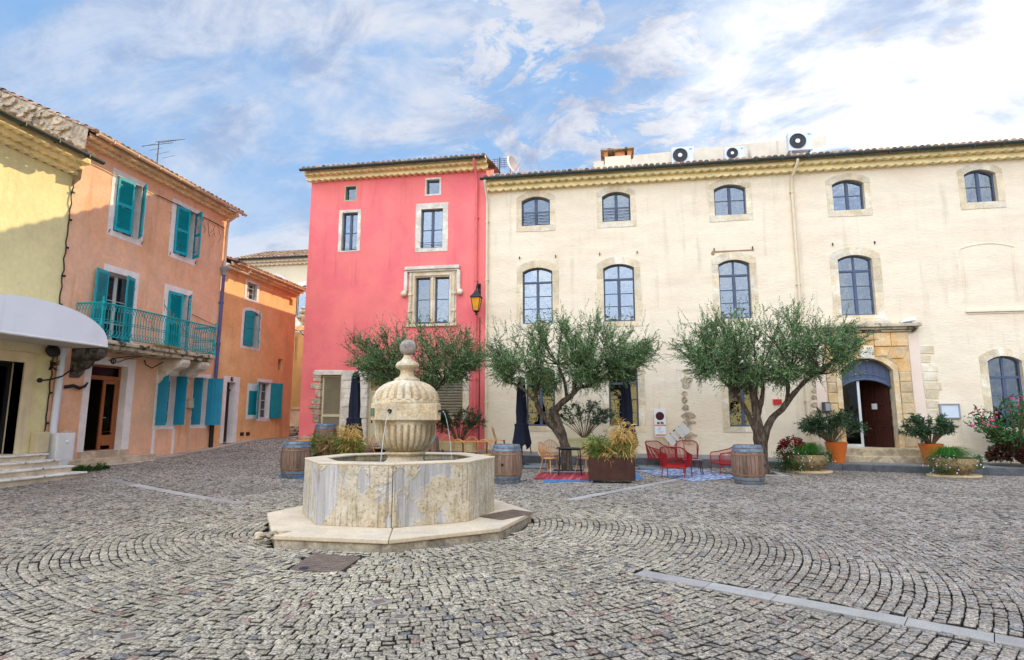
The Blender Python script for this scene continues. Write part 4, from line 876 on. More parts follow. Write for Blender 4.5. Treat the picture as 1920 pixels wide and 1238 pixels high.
    while y<SD[3]:
        h=g.uniform(.16,.36); e=g.uniform(.16,.48); pl=[(SD[0]-e,y+.01+g.uniform(0,.03)),(SD[0]+.0,y+.01),(SD[0],y+h-.012),(SD[0]-e+g.uniform(-.03,.05),y+h-.02)]
        P.prism(pl,-.28,.015+g.uniform(0,.03),inset=.03); y+=h
    P.build('rubble_jamb',RUBBLE,f,bevel=.015)
    P=MB(MC); P.prism([(SD[0]-.32,SD[3]+.01),(SD[1]+.05,SD[3]+.01),(SD[1]+.05,SD[3]+.2),(SD[0]-.30,SD[3]+.22)],-.28,.05); P.build('lintel',STONEW,f,bevel=.02)
    # rough stone pier between the two doors
    P=MB(MC); y=.45; x0,x1=SD[1],DR[0]
    while y<DR[3]+.35:
        h=g.uniform(.28,.5); xm=x0+(x1-x0)*g.uniform(.4,.65)
        for p,q in ((x0+.006,xm),(xm+.012,x1-.006)): P.prism([(p,y+.006),(q,y+.006),(q,y+h-.006),(p,y+h-.006)],-.27,.012+g.uniform(0,.02))
        y+=h
    y=.5; 
    while y<DR[3]:
        h=g.uniform(.3,.5); P.prism([(DR[1],y+.006),(DR[1]+.28,y+.006),(DR[1]+.28,y+h-.006),(DR[1],y+h-.006)],-.27,.016+g.uniform(0,.015)); y+=h
    P.box(DR[0],DR[3]+.005,-.27,DR[1]+.2,DR[3]+.36,.02); P.build('stone_pier',STONEW,f,bevel=.012)
    # plank door with transom, number plate above
    P=MB(MC); a,b,v0,v1=DR; tr=v1-.48
    P.ring([(a,v0),(b,v0),(b,v1),(a,v1)],[(a+.06,v0+.02),(b-.06,v0+.02),(b-.06,v1-.05),(a+.06,v1-.05)],-.24,-.16); P.box(a+.06,tr-.04,-.23,b-.06,tr+.04,-.15)
    n=5
    for i in range(n): x=a+.06+(b-a-.12)*i/n; P.box(x+.003,v0+.02,-.22,x+(b-a-.12)/n-.003,tr-.04,-.18)
    P.box(a+.06,v0+.02,-.18,b-.06,v0+.24,-.165)
    d=P.build('plank_door',BEIGEW,B,bevel=.004)
    P=MB(MC); P.box(a+.06,tr+.04,-.215,b-.06,v1-.05,-.20); P.build('transom_panel',mat('brown_panel',(.33,.23,.12),.7,.15),d)
    P=MB(MC); P.tube([(a+.14,v0+1.0,-.17),(a+.14,v0+1.02,-.10)],.022,8); P.box(a+.11,v0+.88,-.18,a+.17,v0+1.1,-.168); P.build('handle',BLACK,d)
    pu,pv=C(704,704); P=MB(MC); P.box(pu-.11,pv-.09,.015,pu+.11,pv+.09,.035); q=P.build('number_plate',mat('dark_blue_enamel',(.01,.025,.06),.35,0),d,bevel=.004)
    text_mesh('15',.15,MC@Matrix.Translation((pu,pv,.038)),WHITE,q)
    # louvred vent panel
    P=MB(MC); a,b,v0,v1=LV; P.ring([(a,v0),(b,v0),(b,v1),(a,v1)],[(a+.05,v0+.05),(b-.05,v0+.05),(b-.05,v1-.05),(a+.05,v1-.05)],-.24,-.06); y=v0+.08
    f=P.build('vent_grille',BEIGEW,B,bevel=.004); P=MB(MC)
    while y<v1-.06: P.cbox((0,0,0),(b-a-.1,.085,.012),Matrix.Translation(((a+b)/2,y,-.12))@Matrix.Rotation(R(38),4,'X')); y+=.108
    P.build('louvres',mat('pale_louvre',(.66,.60,.46),.6,.08),f)
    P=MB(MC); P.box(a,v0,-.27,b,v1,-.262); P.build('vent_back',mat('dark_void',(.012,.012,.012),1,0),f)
    P=MB(MC); y=v0-.1; g=random.Random(3)
    while y<v1+.05:
        h=g.uniform(.3,.55); P.prism([(b,y+.005),(b+.24,y+.005),(b+.24,y+h-.005),(b,y+h-.005)],-.27,.012+g.uniform(0,.012)); y+=h
    P.box(a-.2,v1+.005,-.27,b+.24,v1+.3,.02); P.build('stone_surround',STONE,f,bevel=.012)
    # dark footing stones at the left corner
    P=MB(MC)
    for i in range(12):
        u=U0-.05+g.uniform(0,1.0); v=.62+g.uniform(-.12,.28)-.22*(u-U0); P.prism(blob(u,v,g.uniform(.12,.22),g.uniform(.09,.15),9,g),-.05,g.uniform(.03,.10),inset=.15)
    P.build('footing_stones',RUBBLE,B)
    u=C(893,560)[0]; pipe(MC,[(u,VT+.28,.66),(u,VT+.12,.6),(u,VT-.25,.14),(u,VT-.5,.09),(u,.4,.09)],.055,PINKPIPE,B,clips=[(u,v,.09) for v in (9.6,7.0,3.1,2.1)])
    return B
pink()
def lamp():
    u,v=C(899,574); o=thing('wall_lantern','amber glass lantern on a black bracket between pink and cream walls','street lamp',(u,YF-.55,v),world=True)
    w=.55; P=MB(MC); P.tube([(u-.0,v+.72,.0),(u,v+.86,.15),(u,v+.80,.40),(u,v+.62,w),(u,v+.50,w)],.028,8); P.tube([(u,v+.42,.0),(u,v+.60,.18),(u,v+.80,.36)],.018,8); P.box(u-.05,v+.36,-.01,u+.05,v+.90,.03); P.build('bracket',BLACK,o,smooth=True)
    T=MC@Matrix.Translation((u,v,w))@Matrix.Rotation(-PI/2,4,'X'); n=4
    P=MB(T); rot=PI/4
    def fr(r,z): return [(r*math.cos(rot+PI/2*k),r*math.sin(rot+PI/2*k),z) for k in range(4)]
    a,b=fr(.14,-.30),fr(.25,.22)
    for k in range(4): P.tube([a[k],b[k]],.014,6); P.tube([a[k],a[(k+1)%4]],.014,6); P.tube([b[k],b[(k+1)%4]],.018,6)
    P.lathe([(.31,.23),(.29,.26),(.13,.40),(.11,.46),(.07,.50),(.03,.53)],4,Matrix.Rotation(rot,4,'Z')); P.lathe([(.02,-.46),(.05,-.43),(.03,-.38),(.06,-.36),(.10,-.31)],10)
    P.build('lantern_frame',BLACK,o)
    P=MB(T); P.add([p for p in fr(.132,-.29)]+[p for p in fr(.24,.21)],[(0,1,5,4),(1,2,6,5),(2,3,7,6),(3,0,4,7)]); P.build('lantern_glass',GLASSL,o,fix=False)
    pipe(MC,[(u+.03,v-.46,.04),(u+.03,.6,.04)],.016,BLACK,o,'cable')
lamp()

# ================================================================== THE LEFT-HAND HOUSES
def shell(mb,u0,u1,v0,VT,depth,rise,holes):
    wall_face(mb,[(u0,v0),(u1,v0),(u1,VT),(u0,VT)],holes)
    for h in holes: reveal(mb,h,-.3,0)
    for u in (u0,u1): mb.add([(u,v0,0),(u,VT,0),(u,VT+rise,-depth/2),(u,VT,-depth),(u,v0,-depth)],[(0,1,2,3,4)])
    mb.add([(u0,v0,-depth),(u1,v0,-depth),(u1,VT,-depth),(u0,VT,-depth)],[(0,1,2,3)])
def deck(M,u0,u1,VT,depth,rise,root):
    mb=MB(M); mb.add([(u0,VT-.03,0),(u1,VT-.03,0),(u1,VT+rise-.03,-depth/2),(u0,VT+rise-.03,-depth/2)],[(0,1,2,3)]); mb.add([(u0,VT+rise-.03,-depth/2),(u1,VT+rise-.03,-depth/2),(u1,VT,-depth),(u0,VT,-depth)],[(0,1,2,3)]); mb.build('roof_deck',TILE,root,fix=False)
def yellow():
    U0,U1=4.5,13.50; VT=8.36; B=thing('yellow_house','pale yellow house with ochre tiled eaves above the white canopy','house',(XL,11,.1),world=True)
    op=(10.55,12.72,.72,3.02,0); h=arch(*op); mb=MB(ML); shell(mb,U0,U1,-.3,VT,8,1.4,[h]); mb.build('wall',YELLOW,B,fix=False)
    deck(ML,U0,U1,VT,8,1.4,B)
    genoise('cornice',ML,U0,U1-.05,VT+.42,.56,3,CORN,B,h=.13,p=.25,A=.03)
    tile_roof(ML,U0,U1-.1,VT+.46,.70,19,4.0,B,seed=21); gutter(ML,U0,U1+.12,VT+.42,.78,ZINC,B,.085)
    P=MB(ML); a=op; P.ring(arch(a[0]-.24,a[1]+.24,.72,a[3]+.26),arch(a[0],a[1],.721,a[3]),-.42,.05)
    P.prism([(a[0]-.4,a[3]+.262),(a[1]+.34,a[3]+.262),(a[1]+.46,a[3]+.40),(a[1]+.5,a[3]+.48),(a[0]-.5,a[3]+.48)],0,.20); P.build('door_surround',mat('cream_stucco',(.74,.62,.40),.85,.1,2,streak=.5,scol=(.4,.33,.22),bump=.3,bscale=15),B,bevel=.01)
    P=MB(ML); P.ring(arch(*a),arch(a[0]+.09,a[1]-.09,.80,a[3]-.1,0),-.42,-.34); P.box(11.55,.8,-.42,11.65,2.9,-.34); f=P.build('shop_door',BLACK,B,bevel=.005)
    P=MB(ML); P.box(a[0],.72,-.40,a[1],a[3],-.39); P.build('pane',GLASSD,f); P=MB(ML); P.box(a[0]+.05,.75,-.52,a[1]-.05,2.98,-.50); P.build('green_blind',mat('grey_green_blind',(.12,.20,.15),.8,.2,2),f)
    # strung black cable down the corner
    pts=[(U1-.03,8.2-k*.16+.0,.03+.02*math.sin(k*2.1)) for k in range(46)]; P=MB(ML); P.tube([(u+.012*math.sin(i*1.7),v,w) for i,(u,v,w) in enumerate(pts)],.016,6)
    for k in range(2,44,5): P.cbox((pts[k][0]+.03,pts[k][1],.05),(.06,.05,.05))
    P.build('cable',BLACK,B)
    return B
yellow()
def canopy():
    o=thing('canopy','white arched canopy over the yellow house entrance','canopy',(XL,11.6,3.4),world=True)
    u0,u1,v0=9.55,13.72,3.52; n=28; cx=(u0+u1)/2; W1=1.42
    pr=[(cx-(u1-u0)/2*math.cos(PI*i/n),v0+.90*math.sin(PI*i/n)**.85) for i in range(n+1)]
    P=MB(ML); P.prism(pr,W1-.02,W1+.015); P.build('front_panel',AWN,o)
    P=MB(ML); vs=[(u,v,w) for u,v in pr for w in (0.02,W1-.021)]; P.add(vs,[(2*i,2*i+2,2*i+3,2*i+1) for i in range(n)]); P.build('vault',AWN,o,smooth=True,fix=False)
    P=MB(ML); P.box(u0+.02,v0-.025,.02,u1-.02,v0-.002,W1-.025); 
    for k in range(5): P.box(u0+.4+k*.8,v0-.03,.03,u0+.42+k*.8,v0-.0255,W1-.05)
    P.build('soffit',SOFF,o)
    P=MB(ML); P.tube([(u0,v0,W1),(u1,v0,W1)],.03,8); P.build('edge_bar',WHITE,o)
    # flood lamp under it
    f=thing('spotlight','black spotlight under the right end of the white canopy','lamp',(XL+.35,13.15,3.35),world=True)
    P=MB(ML@Matrix.Translation((13.15,3.36,.35))@Matrix.Rotation(R(-20),4,'X')); P.lathe([(.05,-.10),(.16,-.06),(.18,.04),(.12,.10),(.03,.12)],16); P.build('housing',BLACK,f,smooth=True)
    P=MB(ML); P.tube([(13.15,3.49,.35),(13.15,3.38,.35)],.02,6); P.build('stem',BLACK,f)
    return o
canopy()
def entry_steps():
    o=thing('entrance_steps','four pale stone steps below the white canopy','steps',(XL,11,.1),world=True)
    m=mat('pale_step_stone',(.66,.55,.40),.85,.15,3,isl=.06,bump=.4,bscale=20,col2=(.50,.42,.31),c2scale=2,fine=.08); m2=mat('step_nosing',(.70,.66,.60),.8,.2,4,bump=.4,bscale=30,col2=(.12,.11,.10),c2=(.56,.68),c2scale=5)
    P=MB(ML);N=MB(ML); zt=[.72,.565,.41,.25]; wf=[.46,.78,1.10,1.42]; ur=[13.28,13.36,13.44,13.52]
    for k in range(4):
        a=.10 if k==3 else zt[k+1]; P.box(8,a-.1,-.05,ur[k]-.05,zt[k]-.052,wf[k]-.04); N.box(8,zt[k]-.05,-.05,ur[k],zt[k],wf[k])
    P.build('riser',m,o,bevel=.008); N.build('nosing',m2,o,bevel=.018); return o
entry_steps()
def corner_bits():
    # white pipe, electrical cabinets, iron wall bracket
    o=thing('white_drainpipe','white downpipe at the corner of the yellow and orange houses','drainpipe',(XL+.1,13.62,.6),world=True)
    P=MB(ML); P.tube([(13.66,3.5,.10),(13.64,.9,.10)],.085,14); P.tube([(13.66,3.3,.10),(13.66,3.36,.10)],.10,14); P.build('pipe',WHITEPIPE,o,smooth=True)
    o=thing('electric_cabinet','white electrical cabinet beside the entrance steps','cabinet',(XL,13.9,.2),world=True)
    P=MB(ML); P.box(13.56,.18,.02,14.10,1.22,.34); P.build('casing',WHITE,o,bevel=.015)
    P=MB(ML); P.box(13.60,.5,.341,14.06,1.18,.352); P.ball((13.85,.98,.35),.04,10,6); P.build('door',WHITE,o,bevel=.004)
    P=MB(ML); P.box(13.86,1.22,.08,14.06,1.29,.25); P.build('cap',BEIGEPIPE,o,bevel=.01)
    o=tag(MB(ML).box(13.10,.72,.02,13.42,1.26,.26).build('beige_meter_box',BEIGEW,loc=(XL,13.2,.7),bevel=.015),'beige meter box on the wall behind the white cabinet','meter box')
    o=thing('sign_bracket','long curved black iron rod with a ball end on the corner wall','bracket',(XL,13.5,2.6),world=True)
    P=MB(ML); P.tube([(14.1,3.2,.06),(13.95,2.92,.12),(13.65,2.73,.18),(13.3,2.62,.22),(13.02,2.58,.24)],.022,8); P.ball((12.98,2.58,.24),.065,12,8); P.build('rod',BLACK,o,smooth=True)
    P=MB(ML); P.tube([(13.9,2.45,.03),(14.1,2.50,.10),(14.3,2.44,.1),(14.5,2.5,.06),(14.62,2.62,.03)],[.05,.05,.05,.04,.015],8); P.build('cable_bundle',BLACK,o,smooth=True)
    g=random.Random(4); P=MB(ML)
    for k in range(16): P.tube([(13.42,3.0,.05),(13.42+g.uniform(-.15,.12),3.0+g.uniform(-.15,.2),.05+g.uniform(.02,.18))],.012,4)
    P.build('old_fitting',BLACK,o)
corner_bits()

def balcony_rail_panel(P,u0,u1,v0,v1,n,f):
    """wavy bars with crossed diamonds top and bottom; f maps (u,v)->point"""
    du=(u1-u0)/n; r=.009; H=v1-v0
    for i in range(n+1):
        u=u0+du*i; P.tube([f(u,v0+.02),f(u-du*.5,v0+.20*H),f(u-du*.5,v0+.52*H),f(u-du*.5,v1-.22*H),f(u,v1-.02)],r,4,cap=False)
        P.tube([f(u-du*.9,v0+.02),f(u+du*.1,v0+.20*H)],r,4,cap=False); P.tube([f(u+du*.1,v1-.2*H),f(u-du*.9,v1-.02)],r,4,cap=False)
    for v,rr in ((v0,.018),(v1,.026),(v0+.44*H,.012),(v0+.50*H,.012)): P.tube([f(u0-du*.5,v),f(u1,v)],rr,6)
def orange():
    U0,U1=13.50,20.2; VT=9.32; VT=9.44; B=thing('orange_house','peach orange house with turquoise shutters and a long iron balcony','house',(XL,17,.3),world=True)
    W1=(14.95,15.90,7.25,9.0,0); W2=(17.45,18.38,7.25,8.98,0); B1=(14.98,15.92,3.80,5.98,0); B2=(17.42,18.36,3.80,5.92,0)
    DO=(14.72,16.02,.66,3.18,0); G1=(17.36,18.12,1.36,3.04,0); G2=(19.10,19.72,1.36,3.06,0)
    hs=[W1,W2,B1,B2,DO,G1,G2]; holes=[arch(*grow(a,.05)) for a in hs]
    mb=MB(ML); shell(mb,U0,U1,-.2,VT,9,2.0,holes); mb.build('wall',ORANGE,B,fix=False)
    deck(ML,U0,U1,VT+.03,9,2.0,B)
    P=MB(ML); g=random.Random(6)                              # rubble gable above the yellow roof
    P.add([(U0-.04,VT-1.4,.0),(U0-.04,VT-1.2,.28),(U0-.04,VT+.0,.32),(U0-.04,VT+.30,.34),(U0-.04,VT+.46,.0),(U0-.04,VT+2.55,-4.5),(U0-.04,VT-1.5,-4.5)],[(0,1,2,3,4,5,6)])
    for k in range(150):
        w=-g.uniform(.2,4.4); v=VT-.2+g.uniform(-.8,1)*.75+(-w)*.44
        if v<VT+.42+(-w)*.45:
            pl=blob(-w,v,g.uniform(.10,.24),g.uniform(.07,.13),8,g); P.prism(pl,0,.05+g.uniform(.0,.07),Matrix(((0,0,-1,U0-.01),(0,1,0,0),(-1,0,0,0),(0,0,0,1))),inset=.25)
    P.build('rubble_gable',RUBBLE,B)
    genoise('cornice',ML,U0+.02,U1+.2,VT+.22,.34,2,CORNP,B,h=.115,p=.25,A=.03)
    tile_roof(ML,U0-.05,U1+.25,VT+.25,.46,25,4.9,B,seed=31); gutter(ML,U0+.1,U1+.35,VT+.22,.53,BEIGEPIPE,B,.075)
    # upper windows
    for a,sd_ in ((W1,1),(W2,2)):
        f=sash(ML,*a,B,WFRAME,bars=(.33,.66),w=-.2); surround(ML,*a,.20,.18,WHITEP,f,seed=sd_,top=.18,proud=.008)
        h=a[3]-a[2]-.04; louvre_leaf(ML,a[0]+.0,a[2]+.02,.02,.56,h,R(-8),TEAL,f); louvre_leaf(ML,a[1]-.0,a[2]+.02,.02,-.50,h,R(52 if a is W1 else 62),TEAL,f)
        P=MB(ML)
        for u in (a[0]-.15,a[1]+.17): P.tube([(u,a[2]-.12,.02),(u-.02,a[2]-.05,.05),(u+.03,a[2]-.01,.04)],.012,5)
        P.build('shutter_catch',BLACK,f)
    f=sash(ML,*B1,B,WFRAME,bars=(.3,.62),w=-.2); surround(ML,*B1,.20,0,WHITEP,f,seed=3,top=.20,proud=.008); h=B1[3]-B1[2]-.04
    louvre_leaf(ML,B1[0],B1[2]+.02,.02,.54,h,R(-168),TEAL,f); louvre_leaf(ML,B1[1],B1[2]+.02,.02,-.50,h,R(20),TEAL,f)
    f=sash(ML,*B2,B,WFRAME,bars=(.3,.62),w=-.2); surround(ML,*B2,.20,0,WHITEP,f,seed=4,top=.20,proud=.008); h=B2[3]-B2[2]-.04
    louvre_leaf(ML,B2[0],B2[2]+.02,.02,.56,h,R(-8),TEAL,f); louvre_leaf(ML,B2[1],B2[2]+.02,.02,-.48,h,R(48),TEAL,f)
    # front door: open left leaf, varnished glazed right leaf, transom
    P=MB(ML); a=DO; P.ring(arch(a[0]-.22,a[1]+.28,a[2],a[3]+.24),arch(a[0],a[1],a[2]+.001,a[3]),-.32,.012); P.build('door_surround',WHITEP,B,bevel=.008)
    P=MB(ML); P.ring(arch(*a),arch(a[0]+.06,a[1]-.07,a[2]+.02,a[3]-.06),-.30,-.22); P.box(a[0]+.06,2.74,-.30,a[1]-.07,2.86,-.21); d=P.build('door_frame',BROWNW,B,bevel=.006)
    P=MB(ML); P.box(a[0]+.05,2.86,-.27,a[1]-.05,a[3]-.05,-.262); P.build('transom_pane',GLASSD,d)
    um=15.42; P=MB(ML); P.ring(arch(um,a[1]-.07,a[2]+.02,2.735),arch(um+.10,a[1]-.17,1.20,2.63),-.285,-.235); P.box(um+.10,a[2]+.14,-.28,a[1]-.17,1.10,-.25); P.box(um+.14,a[2]+.2,-.25,a[1]-.21,1.04,-.238); P.box(um+.1,a[2]+.02,-.285,a[1]-.17,a[2]+.14,-.235); P.box(um+.1,1.10,-.285,a[1]-.17,1.2,-.235); lf=P.build('door',BROWNW,d,bevel=.005)
    P=MB(ML); P.box(um+.09,1.19,-.27,a[1]-.16,2.64,-.262); P.build('pane',GLASSD,lf)
    P=MB(ML); P.tube([(um+.05,1.62,-.23),(um+.05,1.62,-.18),(um+.14,1.62,-.18)],.012,6); P.build('handle',GREY,lf)
    # dark hall behind the open leaf
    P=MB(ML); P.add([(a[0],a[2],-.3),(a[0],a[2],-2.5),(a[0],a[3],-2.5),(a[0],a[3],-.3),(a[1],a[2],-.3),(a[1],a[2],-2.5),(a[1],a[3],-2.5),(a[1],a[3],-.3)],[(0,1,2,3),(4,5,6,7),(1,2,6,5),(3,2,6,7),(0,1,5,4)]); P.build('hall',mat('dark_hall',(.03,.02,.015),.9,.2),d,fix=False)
    pu,pv=15.42,3.31; T=ML@Matrix.Translation((pu,pv,.02)); P=MB(T); P.lathe([(.001,0),(.105,0),(.10,.012),(.001,.014)],24,Matrix.Diagonal((1.0,.9,1,1))); q=P.build('number_plate',BLACK,d)
    text_mesh('11',.13,ML@Matrix.Translation((pu,pv,.036)),WHITE,q)
    P=MB(ML); P.tube([(15.25,3.30,.03),(15.5,3.42,.1),(16.6,3.62,.35)],.014,5); P.tube([(15.55,3.27,.03),(15.8,3.4,.1),(16.5,3.6,.3)],.014,5); P.tube([(16.62,3.45,.02),(16.6,3.30,.1),(16.75,3.2,.2),(17.0,3.42,.38)],.02,6); P.build('iron_stay',FENCER,B)
    P=MB(ML); za=gz(XL+.3,15.4); P.box(14.55,za-.2,-.3,16.2,.655,.14); P.box(13.95,za-.2,0,17.0,.48,.42); P.box(14.1,za-.25,0,16.9,.30,.62); P.build('door_step',mat('house_step',(.60,.48,.36),.9,.16,3,bump=.4,bscale=20,col2=(.42,.32,.22),c2scale=2),B,bevel=.02)
    # ground floor windows with plain board shutters
    for a,k in ((G1,0),(G2,1)):
        f=sash(ML,*a,B,WFRAME,bars=(.25,.5,.75),w=-.2); surround(ML,*a,.14,.13,WHITEP,f,seed=6+k,top=.14,proud=.008)
        h=a[3]-a[2]-.03
        if k==0: plank_leaf(ML,a[0]-.04,a[2]+.01,.03,.38,h,R(-92),BLUET,f); plank_leaf(ML,a[1]-.02,a[2]+.01,.03,-.40,h,R(90),BLUET,f)
        else: plank_leaf(ML,a[0]-.10,a[2]+.01,.03,.36,h,R(-92),BLUET,f); plank_leaf(ML,a[1],a[2]-.02,.03,-.52,h+.05,R(112),BLUET,f)
    for u in (G1[0]-.12,G1[1]+.02): MB(ML).box(u,gz(XL+.2,17.8)-.1,-.05,u+.12,G1[2]-.14,.006).build('stone_jamb',WHITEP,B)
    P=MB(ML); P.box(18.72,1.95,0,18.98,2.25,.10); P.box(18.70,2.25,0,19.0,2.28,.12); P.build('letterbox',mat('pale_letterbox',(.55,.48,.36),.6,.1),B,bevel=.008)
    # ---------------- balcony
    v0=3.62; wB=.92; b0,b1=13.96,18.72
    P=MB(ML); P.box(b0-.04,v0+.05,0,b1+.06,v0+.17,wB+.05); P.box(b0+.0,v0-.08,0,b1,v0+.048,wB-.03); bal=P.build('balcony',DARKST,B,bevel=.03)
    for (u,wd) in ((14.02,.30),(17.25,.40),(18.2,.40)):
        P=MB(ML@Matrix(((0,0,1,u),(0,1,0,0),(1,0,0,0),(0,0,0,1))))
        pr=[(0,v0-.085),(.86,v0-.085),(.88,v0-.20),(.80,v0-.34),(.62,v0-.42),(.50,v0-.44),(.46,v0-.52),(.36,v0-.62),(.20,v0-.68),(.16,v0-.78),(.06,v0-.88),(0,v0-.90)]
        P.prism(pr,0,wd); P.tube([(.74,v0-.22,-.02),(.74,v0-.22,wd+.02)],.11,12); P.tube([(.30,v0-.56,-.015),(.30,v0-.56,wd+.015)],.08,12); P.build('corbel',mat('blackened_stone',(.16,.14,.11),.95,.4,5,bump=.9,bscale=18,bdist=.02,col2=(.03,.028,.022),c2=(.42,.58),c2scale=5) if u<15 else STONEW,bal,bevel=.02)
    P=MB(ML); rb,rt=v0+.26,v0+1.18
    balcony_rail_panel(P,b0+.04,b1-.03,rb,rt,44,lambda u,v:(u,v,wB))
    balcony_rail_panel(P,.12,wB-.03,rb,rt,8,lambda u,v:(b0,v,u)); balcony_rail_panel(P,.12,wB-.03,rb,rt,8,lambda u,v:(b1,v,u))
    for (u,w,e) in ((b0,wB,1),(b1,wB,1),(16.35,wB,0),(16.45,wB,0)):
        if e:
            T=Matrix.Translation((u,v0+.17,w))@Matrix.Rotation(-PI/2,4,'X'); P.lathe([(.05,0),(.05,.10),(.028,.14),(.024,.30),(.045,.36),(.05,.42),(.03,.48),(.022,.6),(.022,.92),(.045,.98),(.04,1.04),(.02,1.08),(.035,1.14),(.001,1.2)],10,T)
        else: P.tube([(u,v0+.17,w),(u,rt,w)],.014,6)
    P.build('railing',RAILT,bal)
    g=random.Random(9); D=[];Q=[]
    for k in range(420):
        u=g.choice([16.0,16.35,16.5,16.9])+g.gauss(0,.12); D.append((wB-.04+g.uniform(0,.08)+XL,u,v0+.17)); Q.append((g.uniform(.1,.7),g.uniform(-.6,.6),g.uniform(.2,1)))
    V,F=leaves(np.array(D),np.array(Q),.17,.012,.25,3); V=V-np.array(ORG[bal.name]); fast_mesh('dry_grass',V,F,DRYG,bal)
    # downpipe: cream top, blue lower length, dark foot
    u=20.08; pipe(ML,[(u-.05,VT+.18,.53),(u,VT+.02,.45),(u,VT-.2,.12),(u,VT-.5,.09),(u,7.35,.09)],.055,BEIGEPIPE,B)
    P=MB(ML); P.lathe([(.08,-.16),(.09,-.05),(.17,.10),(.17,.16)],4,Matrix.Translation((u,7.25,.13))@Matrix.Rotation(-PI/2,4,'X')@Matrix.Rotation(PI/4,4,'Z')); P.build('hopper',GREY,B)
    pipe(ML,[(u,7.1,.09),(u-.03,3.0,.09)],.06,BLUEPIPE,B,clips=[(u,6,.09),(u-.01,4.4,.09)]); pipe(ML,[(u-.03,3.0,.09),(u-.03,.5,.09)],.075,BLACK,B)
    P=MB(ML); P.tube([(U0+.25,8.75,.03),(U0+.3,8.95,.04),(U0+.5,8.98,.05)]+[(U0+.5+k*.5,8.97+.015*math.sin(k*2.),.05) for k in range(1,13)],.015,5)
    P.tube([(18.6,5.3,.02),(20.0,5.05,.05)],.008,4); P.build('wall_cable',BLACK,B)
    # climber remains
    P=MB(ML)
    for k in range(26):
        u=g.uniform(16.4,20.1); v=g.choice([9.0,8.9,8.6,5.0,4.9]); q=[(u,v,.012)]
        for j in range(5): u+=g.uniform(-.14,.16); v+=g.uniform(-.22,.04); q.append((u,v,.012))
        P.tube(q,.005,3)
    P.build('dry_tendrils',mat('dry_tendril',(.24,.13,.07),.9,.1),B)
    return B
orange_b=orange()
def plant_stand():
    o=thing('plant_ladder','green wire plant rack bent over the turquoise balcony rail','rack',(XL+.6,17.0,4.7),world=True); g=random.Random(2); P=MB(ML)
    sp=[(16.55+k*.15,5.10-.085*k+.15*math.exp(-k*.6),.62) for k in range(9)]; P.tube(sp,.014,5)
    for p in sp: P.tube([(p[0]+.02,p[1]-.22,p[2]),(p[0],p[1]+.16,p[2])],.008,4)
    P.build('wire',mat('faded_green_wire',(.22,.28,.16),.6,.2),o)
plant_stand()
def aerial():
    X=-16.2; p=onX(298,268,X); q=onX(296,300,X); o=thing('television_aerial','thin television aerial standing on the orange house roof','antenna',(X,p.y,q.z-.5),world=True)
    P=MB(); P.tube([(X,p.y,q.z-.9),(X,p.y,p.z+.05)],.018,6); P.build('mast',BLACK,o)
    P=MB(); a=onX(280,273,X); b=onX(338,262,X); c=onX(320,266,X); P.tube([(X-.1,p.y-.05,p.z+.02),(X+.2,b.y,b.z)],.010,5); P.tube([(X-.3,a.y,a.z),(X+.1,c.y,c.z-.05)],.010,5)
    for k in range(9):
        f=.1+.1*k; y=p.y+(b.y-p.y)*f; z=p.z+(b.z-p.z)*f; P.tube([(X-.14,y,z+.0),(X+.14,y,z)],.006,4); P.tube([(X+.1*f,y,z-.06),(X+.1*f,y,z+.10)],.006,4)
    for k in range(4): y=a.y+(c.y-a.y)*k/3; P.tube([(X-.3,y,a.z-.02),(X+.25,y,a.z+.05)],.006,4)
    P.build('elements',BLACK,o)
aerial()
